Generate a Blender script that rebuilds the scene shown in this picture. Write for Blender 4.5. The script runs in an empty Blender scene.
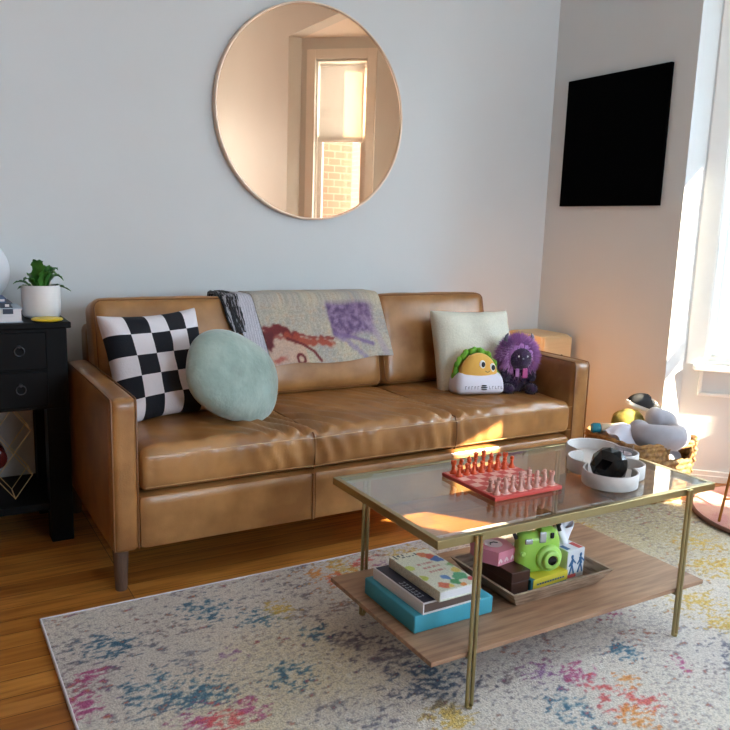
import bpy, bmesh, math, random
from mathutils import Vector, Matrix, Euler, noise
random.seed(7)
C = bpy.context.scene.collection
PI = math.pi
R = math.radians

# ------------------------------------------------------------------ materials
def s2l(c):
    return tuple(((x/255)/12.92 if x/255 <= .04045 else ((x/255+.055)/1.055)**2.4) for x in c)

def mat(name, rgb, rough=.5, metal=0., var=0., vscale=20., rgb2=None, bump=0., bscale=200., coat=0.,
        sheen=0., stretch=None, spec=.5, sss=0., attr=False, vmin=.35, vmax=.65, speck=None):
    m = bpy.data.materials.new(name); m.use_nodes = True
    nt = m.node_tree; N = nt.nodes; L = nt.links
    b = N['Principled BSDF']
    col = (*s2l(rgb), 1)
    b.inputs['Roughness'].default_value = rough; b.inputs['Metallic'].default_value = metal
    b.inputs['Specular IOR Level'].default_value = spec
    if coat: b.inputs['Coat Weight'].default_value = coat; b.inputs['Coat Roughness'].default_value = .15
    if sheen: b.inputs['Sheen Weight'].default_value = sheen; b.inputs['Sheen Roughness'].default_value = .5
    tc = N.new('ShaderNodeTexCoord'); mp = N.new('ShaderNodeMapping')
    L.new(tc.outputs['Object'], mp.inputs['Vector'])
    if stretch: mp.inputs['Scale'].default_value = stretch
    nz = N.new('ShaderNodeTexNoise'); nz.inputs['Scale'].default_value = vscale; nz.inputs['Detail'].default_value = 5
    L.new(mp.outputs['Vector'], nz.inputs['Vector'])
    rp = N.new('ShaderNodeMapRange'); rp.inputs['From Min'].default_value = vmin; rp.inputs['From Max'].default_value = vmax
    L.new(nz.outputs['Fac'], rp.inputs['Value'])
    mx = N.new('ShaderNodeMix'); mx.data_type = 'RGBA'
    if attr:
        at = N.new('ShaderNodeAttribute'); at.attribute_name = 'Col'
        hs = N.new('ShaderNodeHueSaturation'); hs.inputs['Value'].default_value = 1 - (var or .2)
        L.new(at.outputs['Color'], hs.inputs['Color'])
        L.new(at.outputs['Color'], mx.inputs['A']); L.new(hs.outputs['Color'], mx.inputs['B'])
    else:
        c2 = (*s2l(rgb2), 1) if rgb2 else tuple(x*(1-var) for x in col[:3]) + (1,)
        mx.inputs['A'].default_value = col; mx.inputs['B'].default_value = c2
    L.new(rp.outputs['Result'], mx.inputs['Factor'])
    L.new(mx.outputs['Result'], b.inputs['Base Color'])
    if bump:
        n2 = N.new('ShaderNodeTexNoise'); n2.inputs['Scale'].default_value = bscale; n2.inputs['Detail'].default_value = 3
        L.new(mp.outputs['Vector'], n2.inputs['Vector'])
        bp = N.new('ShaderNodeBump'); bp.inputs['Strength'].default_value = bump; bp.inputs['Distance'].default_value = .004
        L.new(n2.outputs['Fac'], bp.inputs['Height']); L.new(bp.outputs['Normal'], b.inputs['Normal'])
    return m

def glass_mat(name, tint=(.93, .95, .94), ior=1.5, rough=0.0):
    m = bpy.data.materials.new(name); m.use_nodes = True
    nt = m.node_tree; N = nt.nodes; L = nt.links; N.clear()
    o = N.new('ShaderNodeOutputMaterial'); t = N.new('ShaderNodeBsdfTransparent'); g = N.new('ShaderNodeBsdfGlossy')
    mx = N.new('ShaderNodeMixShader'); lw = N.new('ShaderNodeLayerWeight'); lw.inputs['Blend'].default_value = .5
    pw = N.new('ShaderNodeMath'); pw.operation = 'POWER'; pw.inputs[1].default_value = 5; f0 = ((ior-1)/(ior+1))**2
    f = N.new('ShaderNodeMath'); f.operation = 'MULTIPLY_ADD'; f.inputs[1].default_value = 1-f0; f.inputs[2].default_value = f0
    L.new(lw.outputs['Facing'], pw.inputs[0]); L.new(pw.outputs[0], f.inputs[0]); g.inputs['Roughness'].default_value = rough
    t.inputs['Color'].default_value = (*tint, 1); g.inputs['Color'].default_value = (1, 1, 1, 1)
    L.new(f.outputs[0], mx.inputs['Fac']); L.new(t.outputs['BSDF'], mx.inputs[1]); L.new(g.outputs['BSDF'], mx.inputs[2])
    L.new(mx.outputs['Shader'], o.inputs['Surface'])
    return m

def floor_mat():
    m = bpy.data.materials.new('oak_boards'); m.use_nodes = True
    nt = m.node_tree; N = nt.nodes; L = nt.links; b = N['Principled BSDF']
    tc = N.new('ShaderNodeTexCoord'); mp = N.new('ShaderNodeMapping'); L.new(tc.outputs['Object'], mp.inputs['Vector'])
    br = N.new('ShaderNodeTexBrick'); br.offset = .37; br.offset_frequency = 1
    br.inputs['Scale'].default_value = 1; br.inputs['Brick Width'].default_value = 1.15; br.inputs['Row Height'].default_value = .075
    br.inputs['Mortar Size'].default_value = .0012; br.inputs['Mortar Smooth'].default_value = .1; br.inputs['Bias'].default_value = 0
    br.inputs['Color1'].default_value = (*s2l((208, 142, 66)), 1); br.inputs['Color2'].default_value = (*s2l((170, 106, 44)), 1)
    br.inputs['Mortar'].default_value = (*s2l((84, 48, 22)), 1)
    L.new(mp.outputs['Vector'], br.inputs['Vector'])
    mp2 = N.new('ShaderNodeMapping'); mp2.inputs['Scale'].default_value = (1.6, 26, 1); L.new(tc.outputs['Object'], mp2.inputs['Vector'])
    nz = N.new('ShaderNodeTexNoise'); nz.inputs['Scale'].default_value = 2.2; nz.inputs['Detail'].default_value = 8; nz.inputs['Distortion'].default_value = .6
    L.new(mp2.outputs['Vector'], nz.inputs['Vector'])
    rp = N.new('ShaderNodeMapRange'); rp.inputs['From Min'].default_value = .42; rp.inputs['From Max'].default_value = .7; L.new(nz.outputs['Fac'], rp.inputs['Value'])
    mx = N.new('ShaderNodeMix'); mx.data_type = 'RGBA'; mx.blend_type = 'MULTIPLY'
    mx.inputs['B'].default_value = (.62, .5, .38, 1)
    L.new(rp.outputs['Result'], mx.inputs['Factor']); L.new(br.outputs['Color'], mx.inputs['A'])
    L.new(mx.outputs['Result'], b.inputs['Base Color']); b.inputs['Roughness'].default_value = .3
    return m

def brick_mat():
    m = bpy.data.materials.new('peach_brick'); m.use_nodes = True
    nt = m.node_tree; N = nt.nodes; L = nt.links; b = N['Principled BSDF']
    tc = N.new('ShaderNodeTexCoord'); mp = N.new('ShaderNodeMapping'); mp.inputs['Rotation'].default_value = (R(90), 0, 0)
    L.new(tc.outputs['Object'], mp.inputs['Vector'])
    br = N.new('ShaderNodeTexBrick'); br.inputs['Scale'].default_value = 4
    br.inputs['Color1'].default_value = (*s2l((120, 80, 58)), 1); br.inputs['Color2'].default_value = (*s2l((106, 68, 48)), 1)
    br.inputs['Mortar'].default_value = (*s2l((120, 100, 86)), 1)
    L.new(mp.outputs['Vector'], br.inputs['Vector']); L.new(br.outputs['Color'], b.inputs['Base Color'])
    return m

M = {}
M['wall'] = mat('wall_paint', (214, 217, 217), .55, var=.02, vscale=3, bump=.05, bscale=300)
M['darkwall'] = mat('dark_taupe_paint', (62, 56, 50), .8)
M['trim'] = mat('white_trim', (236, 236, 232), .35, var=.02)
M['ceil'] = mat('ceiling_paint', (238, 236, 230), .8)
M['floor'] = floor_mat()
M['leather'] = mat('tan_leather', (176, 126, 74), .31, var=.16, vscale=8, rgb2=(138, 92, 48), bump=.12, bscale=260, spec=.6)
M['leatherp'] = mat('leather_piping', (128, 84, 44), .45, var=.1)
M['thread'] = mat('stitch_thread', (196, 156, 106), .6)
M['legwood'] = mat('grey_brown_wood', (104, 80, 66), .5, var=.2, vscale=40, stretch=(6, 6, 1))
M['brass'] = mat('brushed_brass', (172, 158, 116), .28, metal=1., var=.05)
M['gold'] = mat('gold_wire', (236, 214, 160), .35, metal=.5)
M['glass'] = glass_mat('table_glass', (.86, .88, .87), 2.05)
M['pane'] = glass_mat('window_glass', (.97, .98, .98), 1.3)
M['walnut'] = mat('walnut_veneer', (172, 134, 104), .42, var=.2, rgb2=(140, 104, 80), vscale=6, stretch=(1.2, 14, 14))
M['traywood'] = mat('weathered_tray_wood', (180, 156, 134), .6, rgb2=(128, 104, 84), vscale=9, stretch=(2, 2, 14))
M['black'] = mat('black_paint', (6, 6, 8), .5, var=.1, spec=.15)
M['panelblk'] = mat('matte_black_panel', (3, 3, 4), .9, spec=.03)
M['rosemirror'] = mat('rose_mirror', (240, 198, 164), .015, metal=1.)
M['roseframe'] = mat('rose_gold_frame', (240, 214, 190), .3, metal=.5)
M['white'] = mat('white_ceramic', (228, 224, 222), .45, var=.04)
M['milk'] = mat('milk_glass', (232, 234, 240), .3)
M['leaf'] = mat('green_leaf', (74, 136, 50), .35, rgb2=(36, 86, 32), vscale=25)
M['soil'] = mat('soil', (50, 38, 30), .9, bump=.6, bscale=120)
M['yellow'] = mat('yellow_glaze', (232, 200, 40), .4)
M['col'] = mat('woven_colour', (255, 255, 255), .85, attr=True, var=.22, vscale=260, sheen=.15, bump=.35, bscale=500, vmin=.45, vmax=.62)
M['rug'] = mat('rug_pile', (255, 255, 255), .95, attr=True, var=.25, vscale=180, bump=1., bscale=240, vmin=.46, vmax=.6, spec=.1)
M['green_fur'] = mat('sage_plush', (156, 174, 164), .8, rgb2=(120, 142, 132), vscale=9, sheen=.7, bump=1., bscale=40)
M['cream'] = mat('cream_linen', (222, 218, 200), .85, var=.08, vscale=120, bump=.5, bscale=140, sheen=.1)
M['taco'] = mat('taco_shell_plush', (232, 180, 84), .8, rgb2=(222, 160, 66), vscale=10, sheen=.3)
M['lettuce'] = mat('lettuce_green_plush', (140, 200, 60), .7, rgb2=(96, 160, 44), vscale=30)
M['wrap'] = mat('lilac_white_wrapper', (222, 220, 232), .7)
M['ink'] = mat('dark_ink', (24, 24, 30), .4)
M['greyink'] = mat('grey_print', (120, 118, 132), .7)
M['eyewhite'] = mat('white_felt', (240, 240, 240), .7)
M['purple'] = mat('purple_plush', (62, 28, 74), .8, rgb2=(36, 14, 48), vscale=30, sheen=.4)
M['mauve'] = mat('mauve_fur', (216, 160, 218), .7, rgb2=(170, 110, 182), vscale=20, sheen=.5)
M['horn'] = mat('grey_horn', (120, 118, 134), .5)
M['tongue'] = mat('pink_felt', (206, 96, 160), .7)
M['chess_red'] = mat('terracotta_stain', (222, 92, 46), .4, var=.12, vscale=60)
M['chess_pink'] = mat('dusty_pink_stain', (214, 160, 146), .4, var=.15, vscale=60)
M['board_red'] = mat('board_red', (204, 74, 66), .35)
M['board_lt'] = mat('board_light', (240, 188, 174), .35)
M['concrete'] = mat('pale_grey_plaster', (212, 206, 202), .55, var=.06, vscale=60)
M['gloss_black'] = mat('gloss_black_plastic', (4, 4, 5), .1, spec=.35)
M['clear'] = glass_mat('clear_glass', (.9, .9, .92), 1.45)
M['wax'] = mat('candle_wax', (190, 170, 168), .5)
M['turq'] = mat('turquoise_cloth', (64, 156, 176), .6, var=.06)
M['navy'] = mat('navy_cover', (28, 32, 56), .4)
M['bookbrown'] = mat('brown_cloth', (96, 78, 70), .6)
M['paper'] = mat('page_edges', (226, 224, 226), .8, var=.1, vscale=14, stretch=(1, 1, 60))
M['greybook'] = mat('pale_grey_cloth', (176, 188, 200), .6)
M['bluebook'] = mat('slate_blue_cloth', (70, 98, 134), .6)
M['darkbook'] = mat('dark_blue_cover', (44, 56, 74), .5)
M['brownbox'] = mat('dark_brown_wood', (74, 44, 34), .4, var=.2, vscale=20)
M['pink'] = mat('pink_box_card', (224, 140, 158), .5)
M['palepink'] = mat('pale_pink_print', (246, 214, 216), .5)
M['lime'] = mat('lime_plastic', (160, 208, 84), .32)
M['lime2'] = mat('pale_lime_plastic', (176, 222, 110), .3)
M['silver'] = mat('silver_plastic', (190, 194, 196), .25, metal=.5)
M['pull'] = mat('dark_pewter', (92, 92, 96), .4, metal=.8)
M['lens'] = mat('lens_glass', (6, 6, 12), .06)
M['strap'] = mat('black_webbing', (20, 20, 24), .7)
M['yelbox'] = mat('yellow_card', (226, 206, 66), .5)
M['tealcard'] = mat('teal_card', (36, 110, 126), .5)
M['tissuebox'] = mat('white_card', (222, 222, 226), .5)
M['blueprint'] = mat('blue_print', (56, 104, 150), .5)
M['redprint'] = mat('red_print', (206, 84, 84), .5)
M['tissue'] = mat('tissue_paper', (240, 240, 246), .9)
M['basket'] = mat('seagrass_weave', (255, 255, 255), .7, attr=True, var=.35, vscale=90, bump=.4, bscale=150)
M['seagrass'] = mat('seagrass_rope', (176, 134, 80), .7, rgb2=(134, 96, 52), vscale=60)
M['greyplush'] = mat('grey_plush', (172, 170, 178), .9, var=.08, vscale=30, sheen=.4)
M['whitecloth'] = mat('white_cotton', (226, 226, 240), .9)
M['teal'] = mat('teal_cap', (30, 128, 150), .25)
M['beige'] = mat('beige_card', (206, 184, 152), .6)
M['yellowcloth'] = mat('mustard_cloth', (168, 146, 66), .9, rgb2=(120, 110, 44), vscale=30)
M['shoeblk'] = mat('black_canvas', (24, 24, 26), .7)
M['rubber'] = mat('white_rubber', (226, 224, 218), .5)
M['plywood'] = mat('pale_birch', (226, 196, 150), .5, var=.06, vscale=8, stretch=(1, 1, 8))
M['pinkrug'] = mat('pink_pile', (206, 134, 124), .95, rgb2=(226, 170, 146), vscale=9, bump=1., bscale=200, sheen=.3)
M['rugbind'] = mat('brown_binding', (112, 74, 60), .9)
M['copper'] = mat('copper_gold_metal', (176, 118, 60), .3, metal=1.)
M['bottle'] = mat('dark_red_glass', (70, 18, 18), .15)
M['slat'] = mat('white_slat', (232, 232, 230), .45)
M['brick'] = brick_mat()
def translucent(m, amt):
    nt = m.node_tree; N = nt.nodes; L = nt.links; o = N['Material Output']; b = N['Principled BSDF']
    t = N.new('ShaderNodeBsdfTranslucent'); t.inputs['Color'].default_value = (.9, .9, .88, 1); mx = N.new('ShaderNodeMixShader'); mx.inputs['Fac'].default_value = amt
    L.new(b.outputs['BSDF'], mx.inputs[1]); L.new(t.outputs['BSDF'], mx.inputs[2]); L.new(mx.outputs['Shader'], o.inputs['Surface'])
translucent(M['slat'], .3)
M['bark'] = mat('bark', (80, 62, 48), .9)

# ------------------------------------------------------------------ mesh helpers
def nb(): return bmesh.new()

def chain_loc(o):
    v = Vector((0, 0, 0))
    while o is not None:
        v += o.location; o = o.parent
    return v

def mk(name, bm, m, parent=None, world=False, smooth=True, angle=40, recalc=True):
    if recalc: bmesh.ops.recalc_face_normals(bm, faces=bm.faces)
    if world and parent is not None:
        off = chain_loc(parent)
        for v in bm.verts: v.co -= off
    me = bpy.data.meshes.new(name); bm.to_mesh(me); bm.free()
    for x in (m if isinstance(m, (list, tuple)) else [m]): me.materials.append(x)
    o = bpy.data.objects.new(name, me); C.objects.link(o)
    if parent is not None: o.parent = parent
    if smooth:
        me.polygons.foreach_set('use_smooth', [True]*len(me.polygons))
        me.set_sharp_from_angle(angle=R(angle))
    return o

def thing(name, label, cat, loc=(0, 0, 0), rot=(0, 0, 0), group=None):
    o = bpy.data.objects.new(name, None); C.objects.link(o)
    o.location = loc; o.rotation_euler = rot; o.empty_display_size = .05
    o['label'] = label; o['category'] = cat
    if group: o['group'] = group
    return o

def tag(o, label, cat, group=None):
    o['label'] = label; o['category'] = cat
    if group: o['group'] = group
    return o

def struct(name, bm, m, parent=None, smooth=False):
    o = mk(name, bm, m, parent, smooth=smooth)
    if parent is None: o['kind'] = 'structure'
    return o

def recentre(o):
    """origin to the base centre of a single-mesh thing"""
    vs = [v.co for v in o.data.vertices]
    c = Vector(((min(v.x for v in vs)+max(v.x for v in vs))/2, (min(v.y for v in vs)+max(v.y for v in vs))/2, min(v.z for v in vs)))
    for v in o.data.vertices: v.co -= c
    o.location = c
    return o

def setmi(faces, mi):
    for f in faces: f.material_index = mi

def box(bm, c, s, r=0, seg=2, rot=None, mi=0):
    t = bmesh.new()
    bmesh.ops.create_cube(t, size=1)
    for v in t.verts: v.co = Vector((v.co.x*s[0], v.co.y*s[1], v.co.z*s[2]))
    if r: bmesh.ops.bevel(t, geom=t.edges[:], offset=r, segments=seg, profile=.5, affect='EDGES')
    return merge(bm, t, c, rot, mi)

def bx(bm, x0, x1, y0, y1, z0, z1, r=0, seg=2, mi=0):
    return box(bm, ((x0+x1)/2, (y0+y1)/2, (z0+z1)/2), (x1-x0, y1-y0, z1-z0), r, seg, None, mi)

def merge(bm, t, c=(0, 0, 0), rot=None, mi=0):
    mtx = Matrix.Translation(c) @ (rot if isinstance(rot, Matrix) else (Euler(rot).to_matrix().to_4x4() if rot else Matrix()))
    mp = {}
    for v in t.verts: mp[v] = bm.verts.new(mtx @ v.co)
    out = []
    for f in t.faces:
        try:
            nf = bm.faces.new([mp[v] for v in f.verts]); nf.material_index = mi; out.append(nf)
        except ValueError: pass
    t.free()
    return out

def loft(bm, rings, closed=True, cap=True, mi=0):
    vr = [[bm.verts.new(p) for p in ring] for ring in rings]
    n = len(rings[0]); fs = []
    for a, b in zip(vr, vr[1:]):
        for i in range(n if closed else n-1):
            j = (i+1) % n
            try: fs.append(bm.faces.new((a[i], a[j], b[j], b[i])))
            except ValueError: pass
    if cap and closed:
        fs.append(bm.faces.new(vr[0][::-1])); fs.append(bm.faces.new(vr[-1]))
    setmi(fs, mi); return fs

def lathe(bm, prof, n=24, c=(0, 0, 0), mi=0, rot=None, cap=True, sx=1, sy=1):
    t = bmesh.new()
    rings = [[Vector((max(r, 1e-4)*math.cos(2*PI*i/n)*sx, max(r, 1e-4)*math.sin(2*PI*i/n)*sy, z)) for i in range(n)] for r, z in prof]
    loft(t, rings, True, cap)
    return merge(bm, t, c, rot, mi)

def tube(bm, pts, r, n=8, closed=False, mi=0):
    pts = [Vector(p) for p in pts]; rings = []
    N = len(pts); up = None
    if closed:
        nrm = Vector((0, 0, 0))
        for p0, p1 in zip(pts, pts[1:]+pts[:1]): nrm += p0.cross(p1)
        if nrm.length > 1e-9: up = nrm.normalized()
    for i, p in enumerate(pts):
        a = pts[(i-1) % N] if (closed or i > 0) else p
        b = pts[(i+1) % N] if (closed or i < N-1) else p
        d = (b-a).normalized()
        if up is None:
            up = Vector((0, 0, 1)) if abs(d.z) < .9 else Vector((1, 0, 0))
        u = (up - d*up.dot(d)).normalized(); v = d.cross(u); up = u
        rr = r[i] if isinstance(r, (list, tuple)) else r
        rings.append([p + u*rr*math.cos(2*PI*k/n) + v*rr*math.sin(2*PI*k/n) for k in range(n)])
    if closed: rings.append(rings[0])
    return loft(bm, rings, True, not closed, mi)

def ball(bm, c, rad, u=20, v=12, rot=None, mi=0, fn=None):
    t = bmesh.new(); bmesh.ops.create_uvsphere(t, u_segments=u, v_segments=v, radius=1)
    if not isinstance(rad, (tuple, list)): rad = (rad,)*3
    for w in t.verts:
        w.co = Vector((w.co.x*rad[0], w.co.y*rad[1], w.co.z*rad[2]))
        if fn: w.co = fn(w.co)
    return merge(bm, t, c, rot, mi)

def puffbox(bm, s, r, n=10, fn=None, c=(0, 0, 0), rot=None, mi=0, nn=None):
    """rounded box on a dense grid; fn(q, unit) may displace each point"""
    t = bmesh.new(); h = Vector(s)/2
    nn = nn or (n, n, n)
    def warp(k, m):
        a = -1 + 2*k/m
        return .55*a + .45*math.sin(a*PI/2)
    for ax in range(3):
        b, d = (ax+1) % 3, (ax+2) % 3
        for sg in (-1, 1):
            g = []
            for i in range(nn[b]+1):
                row = []
                for j in range(nn[d]+1):
                    q = [0, 0, 0]; q[ax] = sg; q[b] = warp(i, nn[b]); q[d] = warp(j, nn[d])
                    un = Vector(q); q = Vector((un.x*h.x, un.y*h.y, un.z*h.z))
                    inn = Vector([max(-(h[k]-r), min(h[k]-r, q[k])) for k in range(3)])
                    dd = q-inn
                    if dd.length > 1e-9: q = inn + dd.normalized()*r
                    if fn: q = fn(q, un)
                    row.append(t.verts.new(q))
                g.append(row)
            for i in range(nn[b]):
                for j in range(nn[d]):
                    t.faces.new((g[i][j], g[i+1][j], g[i+1][j+1], g[i][j+1]))
    bmesh.ops.remove_doubles(t, verts=t.verts[:], dist=1e-5)
    return merge(bm, t, c, rot, mi)

def pillow(bm, w, h, t, n=28, pinch=.06, seed=0, wr=.004):
    """square scatter cushion in the XZ plane, thickness along Y; returns front faces with (u,v)"""
    front = []
    grid = {}
    for side in (-1, 1):
        for i in range(n+1):
            for j in range(n+1):
                u = math.sin((-1+2*i/n)*PI/2*.98)/math.sin(PI/2*.98); v = math.sin((-1+2*j/n)*PI/2*.98)/math.sin(PI/2*.98)
                edge = i in (0, n) or j in (0, n)
                if edge and (0, i, j) in grid: continue
                x = w/2*u*(1-pinch*(1-v*v)); z = h/2*v*(1-pinch*(1-u*u))
                th = t/2*((1-u**4)*(1-v**4))**.42
                nz = noise.noise(Vector((u*2.2+seed, v*2.2, side*3)))*wr*(1-max(abs(u), abs(v))**6)*3
                grid[(0 if edge else side, i, j)] = bm.verts.new((x, side*(th+nz) if not edge else 0, z))
    for side in (-1, 1):
        for i in range(n):
            for j in range(n):
                vs = []
                for a, b in ((i, j), (i+1, j), (i+1, j+1), (i, j+1)):
                    e = a in (0, n) or b in (0, n)
                    vs.append(grid[(0 if e else side, a, b)])
                f = bm.faces.new(vs); front.append((f, side, (i+.5)/n, (j+.5)/n))
    return front

def sheet(bm, P, nu, nv, th=.004, mi=0, uvcol=None):
    """thick sheet from P(u,v); closed on all sides"""
    pts = [[Vector(P(i/nu, j/nv)) for j in range(nv+1)] for i in range(nu+1)]
    top = []; bot = []
    for i in range(nu+1):
        a = []; b = []
        for j in range(nv+1):
            du = pts[min(i+1, nu)][j]-pts[max(i-1, 0)][j]; dv = pts[i][min(j+1, nv)]-pts[i][max(j-1, 0)]
            nrm = du.cross(dv); nrm = nrm.normalized() if nrm.length > 1e-12 else Vector((0, 0, 1))
            a.append(bm.verts.new(pts[i][j]+nrm*th/2)); b.append(bm.verts.new(pts[i][j]-nrm*th/2))
        top.append(a); bot.append(b)
    fs = []
    for i in range(nu):
        for j in range(nv):
            fs.append(bm.faces.new((top[i][j], top[i+1][j], top[i+1][j+1], top[i][j+1])))
            fs.append(bm.faces.new((bot[i][j], bot[i][j+1], bot[i+1][j+1], bot[i+1][j])))
    for i in range(nu):
        fs.append(bm.faces.new((top[i][0], bot[i][0], bot[i+1][0], top[i+1][0])))
        fs.append(bm.faces.new((top[i][nv], top[i+1][nv], bot[i+1][nv], bot[i][nv])))
    for j in range(nv):
        fs.append(bm.faces.new((top[0][j], top[0][j+1], bot[0][j+1], bot[0][j])))
        fs.append(bm.faces.new((top[nu][j], bot[nu][j], bot[nu][j+1], top[nu][j+1])))
    setmi(fs, mi); return fs

def fuzz(bm, n, length, width, droop=.3, mi=0, keep=None, jitter=.5):
    """short tapering hairs growing from the faces already in bm"""
    faces = [f for f in bm.faces if keep is None or keep(f)]
    area = [f.calc_area() for f in faces]
    for f in random.choices(faces, weights=area, k=n):
        vs = [v.co for v in f.verts]; ws = [random.random() for _ in vs]; t = sum(ws)
        p = sum((v*w/t for v, w in zip(vs, ws)), Vector())
        d = (f.normal + Vector((random.uniform(-1, 1), random.uniform(-1, 1), random.uniform(-1, 1)))*jitter - Vector((0, 0, droop))).normalized()
        l = length*random.uniform(.6, 1.2); s = d.cross(Vector((random.random(), random.random(), random.random()))).normalized()*width/2
        q = p + d*l*.55; e = p + d*l - Vector((0, 0, droop*l*.4))
        a, b, c2, d2, e2 = (bm.verts.new(x) for x in (p-s, p+s, q+s*.7, q-s*.7, e))
        for ff in (bm.faces.new((a, b, c2, d2)), bm.faces.new((d2, c2, e2))): ff.material_index = mi

def paint(o, fn):
    """per-vertex pigment (dye) from a function of the vertex position"""
    me = o.data; at = me.color_attributes.new('Col', 'FLOAT_COLOR', 'POINT')
    buf = []
    for v in me.vertices: buf.extend((*s2l(fn(v.co)), 1))
    at.data.foreach_set('color', buf)

def mixc(a, b, t):
    t = max(0, min(1, t)); return tuple(x+(y-x)*t for x, y in zip(a, b))

def sstep(a, b, x):
    t = max(0, min(1, (x-a)/(b-a))); return t*t*(3-2*t)

def copy_tree(o, parent=None):
    c = o.copy(); C.objects.link(c); c.parent = parent
    for ch in list(o.children): copy_tree(ch, c)
    return c

def disc(bm, c, r, n=20, axis='y', depth=.002, mi=0):
    rot = {'y': (R(90), 0, 0), 'x': (0, R(90), 0), 'z': (0, 0, 0)}[axis]
    return lathe(bm, [(r, -depth/2), (r, depth/2)], n, c, mi, rot)

# ------------------------------------------------------------------ setting
XR, YB, ZC = 1.912, 1.797, 2.9       # right wall, back wall, ceiling
BY0, BY1 = -1.44, .972                # bay opening
XO = 2.03                             # bay side walls start
ZB = 2.62                            # bay ceiling
b = nb(); bx(b, -3.2, 3.0, -3.7, YB+.1, -.06, 0); struct('floor', b, M['floor'])
b = nb(); bx(b, -3.3, XR+.12, -3.7, YB+.1, ZC, ZC+.08); struct('ceiling', b, M['ceil'])
b = nb(); bx(b, -3.3, XR+.12, YB, YB+.1, 0, ZC); struct('wall_back', b, M['wall'])
b = nb(); bx(b, -3.3, -3.2, -3.7, YB, 0, ZC); struct('wall_left', b, M['darkwall'])
b = nb(); bx(b, XR, XO, BY1, YB, 0, ZC); struct('wall_right', b, M['wall'])
b = nb(); bx(b, XR, XO, -3.7, BY0, 0, ZC); struct('wall_right_near', b, M['wall'])
b = nb(); bx(b, XR, XO, BY0, BY1, ZB, ZC); struct('wall_right_header', b, M['wall'])
b = nb()
bay = [(XO, BY0), (2.65, BY0+.62), (2.65, BY1-.62), (XO, BY1)]
loft(b, [[Vector((x, y, ZB)) for x, y in [(XO, BY0-.1), (2.78, BY0+.6), (2.78, BY1-.6), (XO, BY1+.1)]],
         [Vector((x, y, ZB+.08)) for x, y in [(XO, BY0-.1), (2.78, BY0+.6), (2.78, BY1-.6), (XO, BY1+.1)]]])
struct('ceiling_bay', b, M['ceil'])

# baseboards
b = nb(); bx(b, -3.2, XR, YB-.014, YB, 0, .1, .003); struct('baseboard_back', b, M['trim'])
b = nb(); bx(b, XR-.014, XR, BY1, YB-.014, 0, .1, .003); struct('baseboard_right', b, M['trim'])

def wall_hole(name, A, B, z1, s0, s1, z0h, z1h, th=.12):
    """wall from A to B with the room on the left-hand side, and one opening"""
    A = Vector((*A, 0)); B = Vector((*B, 0)); d = (B-A); Ln = d.length; d.normalize()
    ang = math.atan2(d.y, d.x)
    mtx = Matrix.Translation(A) @ Matrix.Rotation(ang, 4, 'Z')
    b = nb()
    def pc(x0, x1, za, zb):
        t = nb(); bx(t, x0, x1, -th, 0, za, zb); merge(b, t, (0, 0, 0), mtx)
    pc(0, s0, 0, z1); pc(s1, Ln, 0, z1); pc(s0, s1, 0, z0h); pc(s0, s1, z1h, z1)
    struct(name, b, M['wall'])
    return mtx, Ln

def window(n, mtx, s0, s1, z0, z1, rail, cas=.075, th=.12, casl=None, apron=True, cd=.02):
    """double-hung window in an opening: casing, sill, two sashes with panes (local x along the wall, +y to the room)"""
    root = bpy.data.objects.new('window_%d' % n, None); C.objects.link(root); root['kind'] = 'structure'
    root.matrix_world = mtx
    f = nb(); cl = casl or cas
    bx(f, s0-cl, s0, -.02, cd, z0, z1+cas, .002); bx(f, s1, s1+cas, -.02, cd, z0, z1+cas, .002)
    bx(f, s0, s1, -.02, cd, z1, z1+cas, .002)
    bx(f, s0, s0+.015, -th, -.02, z0, z1); bx(f, s1-.015, s1, -th, -.02, z0, z1); bx(f, s0, s1, -th, -.02, z1-.015, z1); bx(f, s0, s1, -th, -.02, z0, z0+.012)
    mk('window_casing', f, M['trim'], root, smooth=False)
    f = nb(); bx(f, s0-cl+.03, s1+cas-.03, 0, .05, z0-.022, z0, .004)
    mk('window_sill', f, M['trim'], root, smooth=False)
    if apron:
        f = nb(); bx(f, s0-.015, s0, 0, .014, z0-.125, z0-.022, .002); bx(f, s0-.015, s1+.015, 0, .022, z0-.137, z0-.122, .003); bx(f, s1, s1+.015, 0, .014, z0-.125, z0-.022, .002)
        mk('apron_moulding', f, M['trim'], root, smooth=False)
    for (a, c, y) in ((z0+.012, rail+.02, -.06), (rail-.02, z1-.015, -.09)):
        f = nb(); w = .042; x0, x1 = s0+.015, s1-.015
        bx(f, x0, x0+w, y-.015, y+.015, a, c); bx(f, x1-w, x1, y-.015, y+.015, a, c)
        bx(f, x0+w, x1-w, y-.015, y+.015, a, a+w); bx(f, x0+w, x1-w, y-.015, y+.015, c-w, c)
        sa = mk('sash', f, M['trim'], root, smooth=False)
        f = nb(); bx(f, x0+w, x1-w, y-.002, y+.002, a+w, c-w)
        mk('pane', f, M['pane'], sa, smooth=False)
    return root

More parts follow.
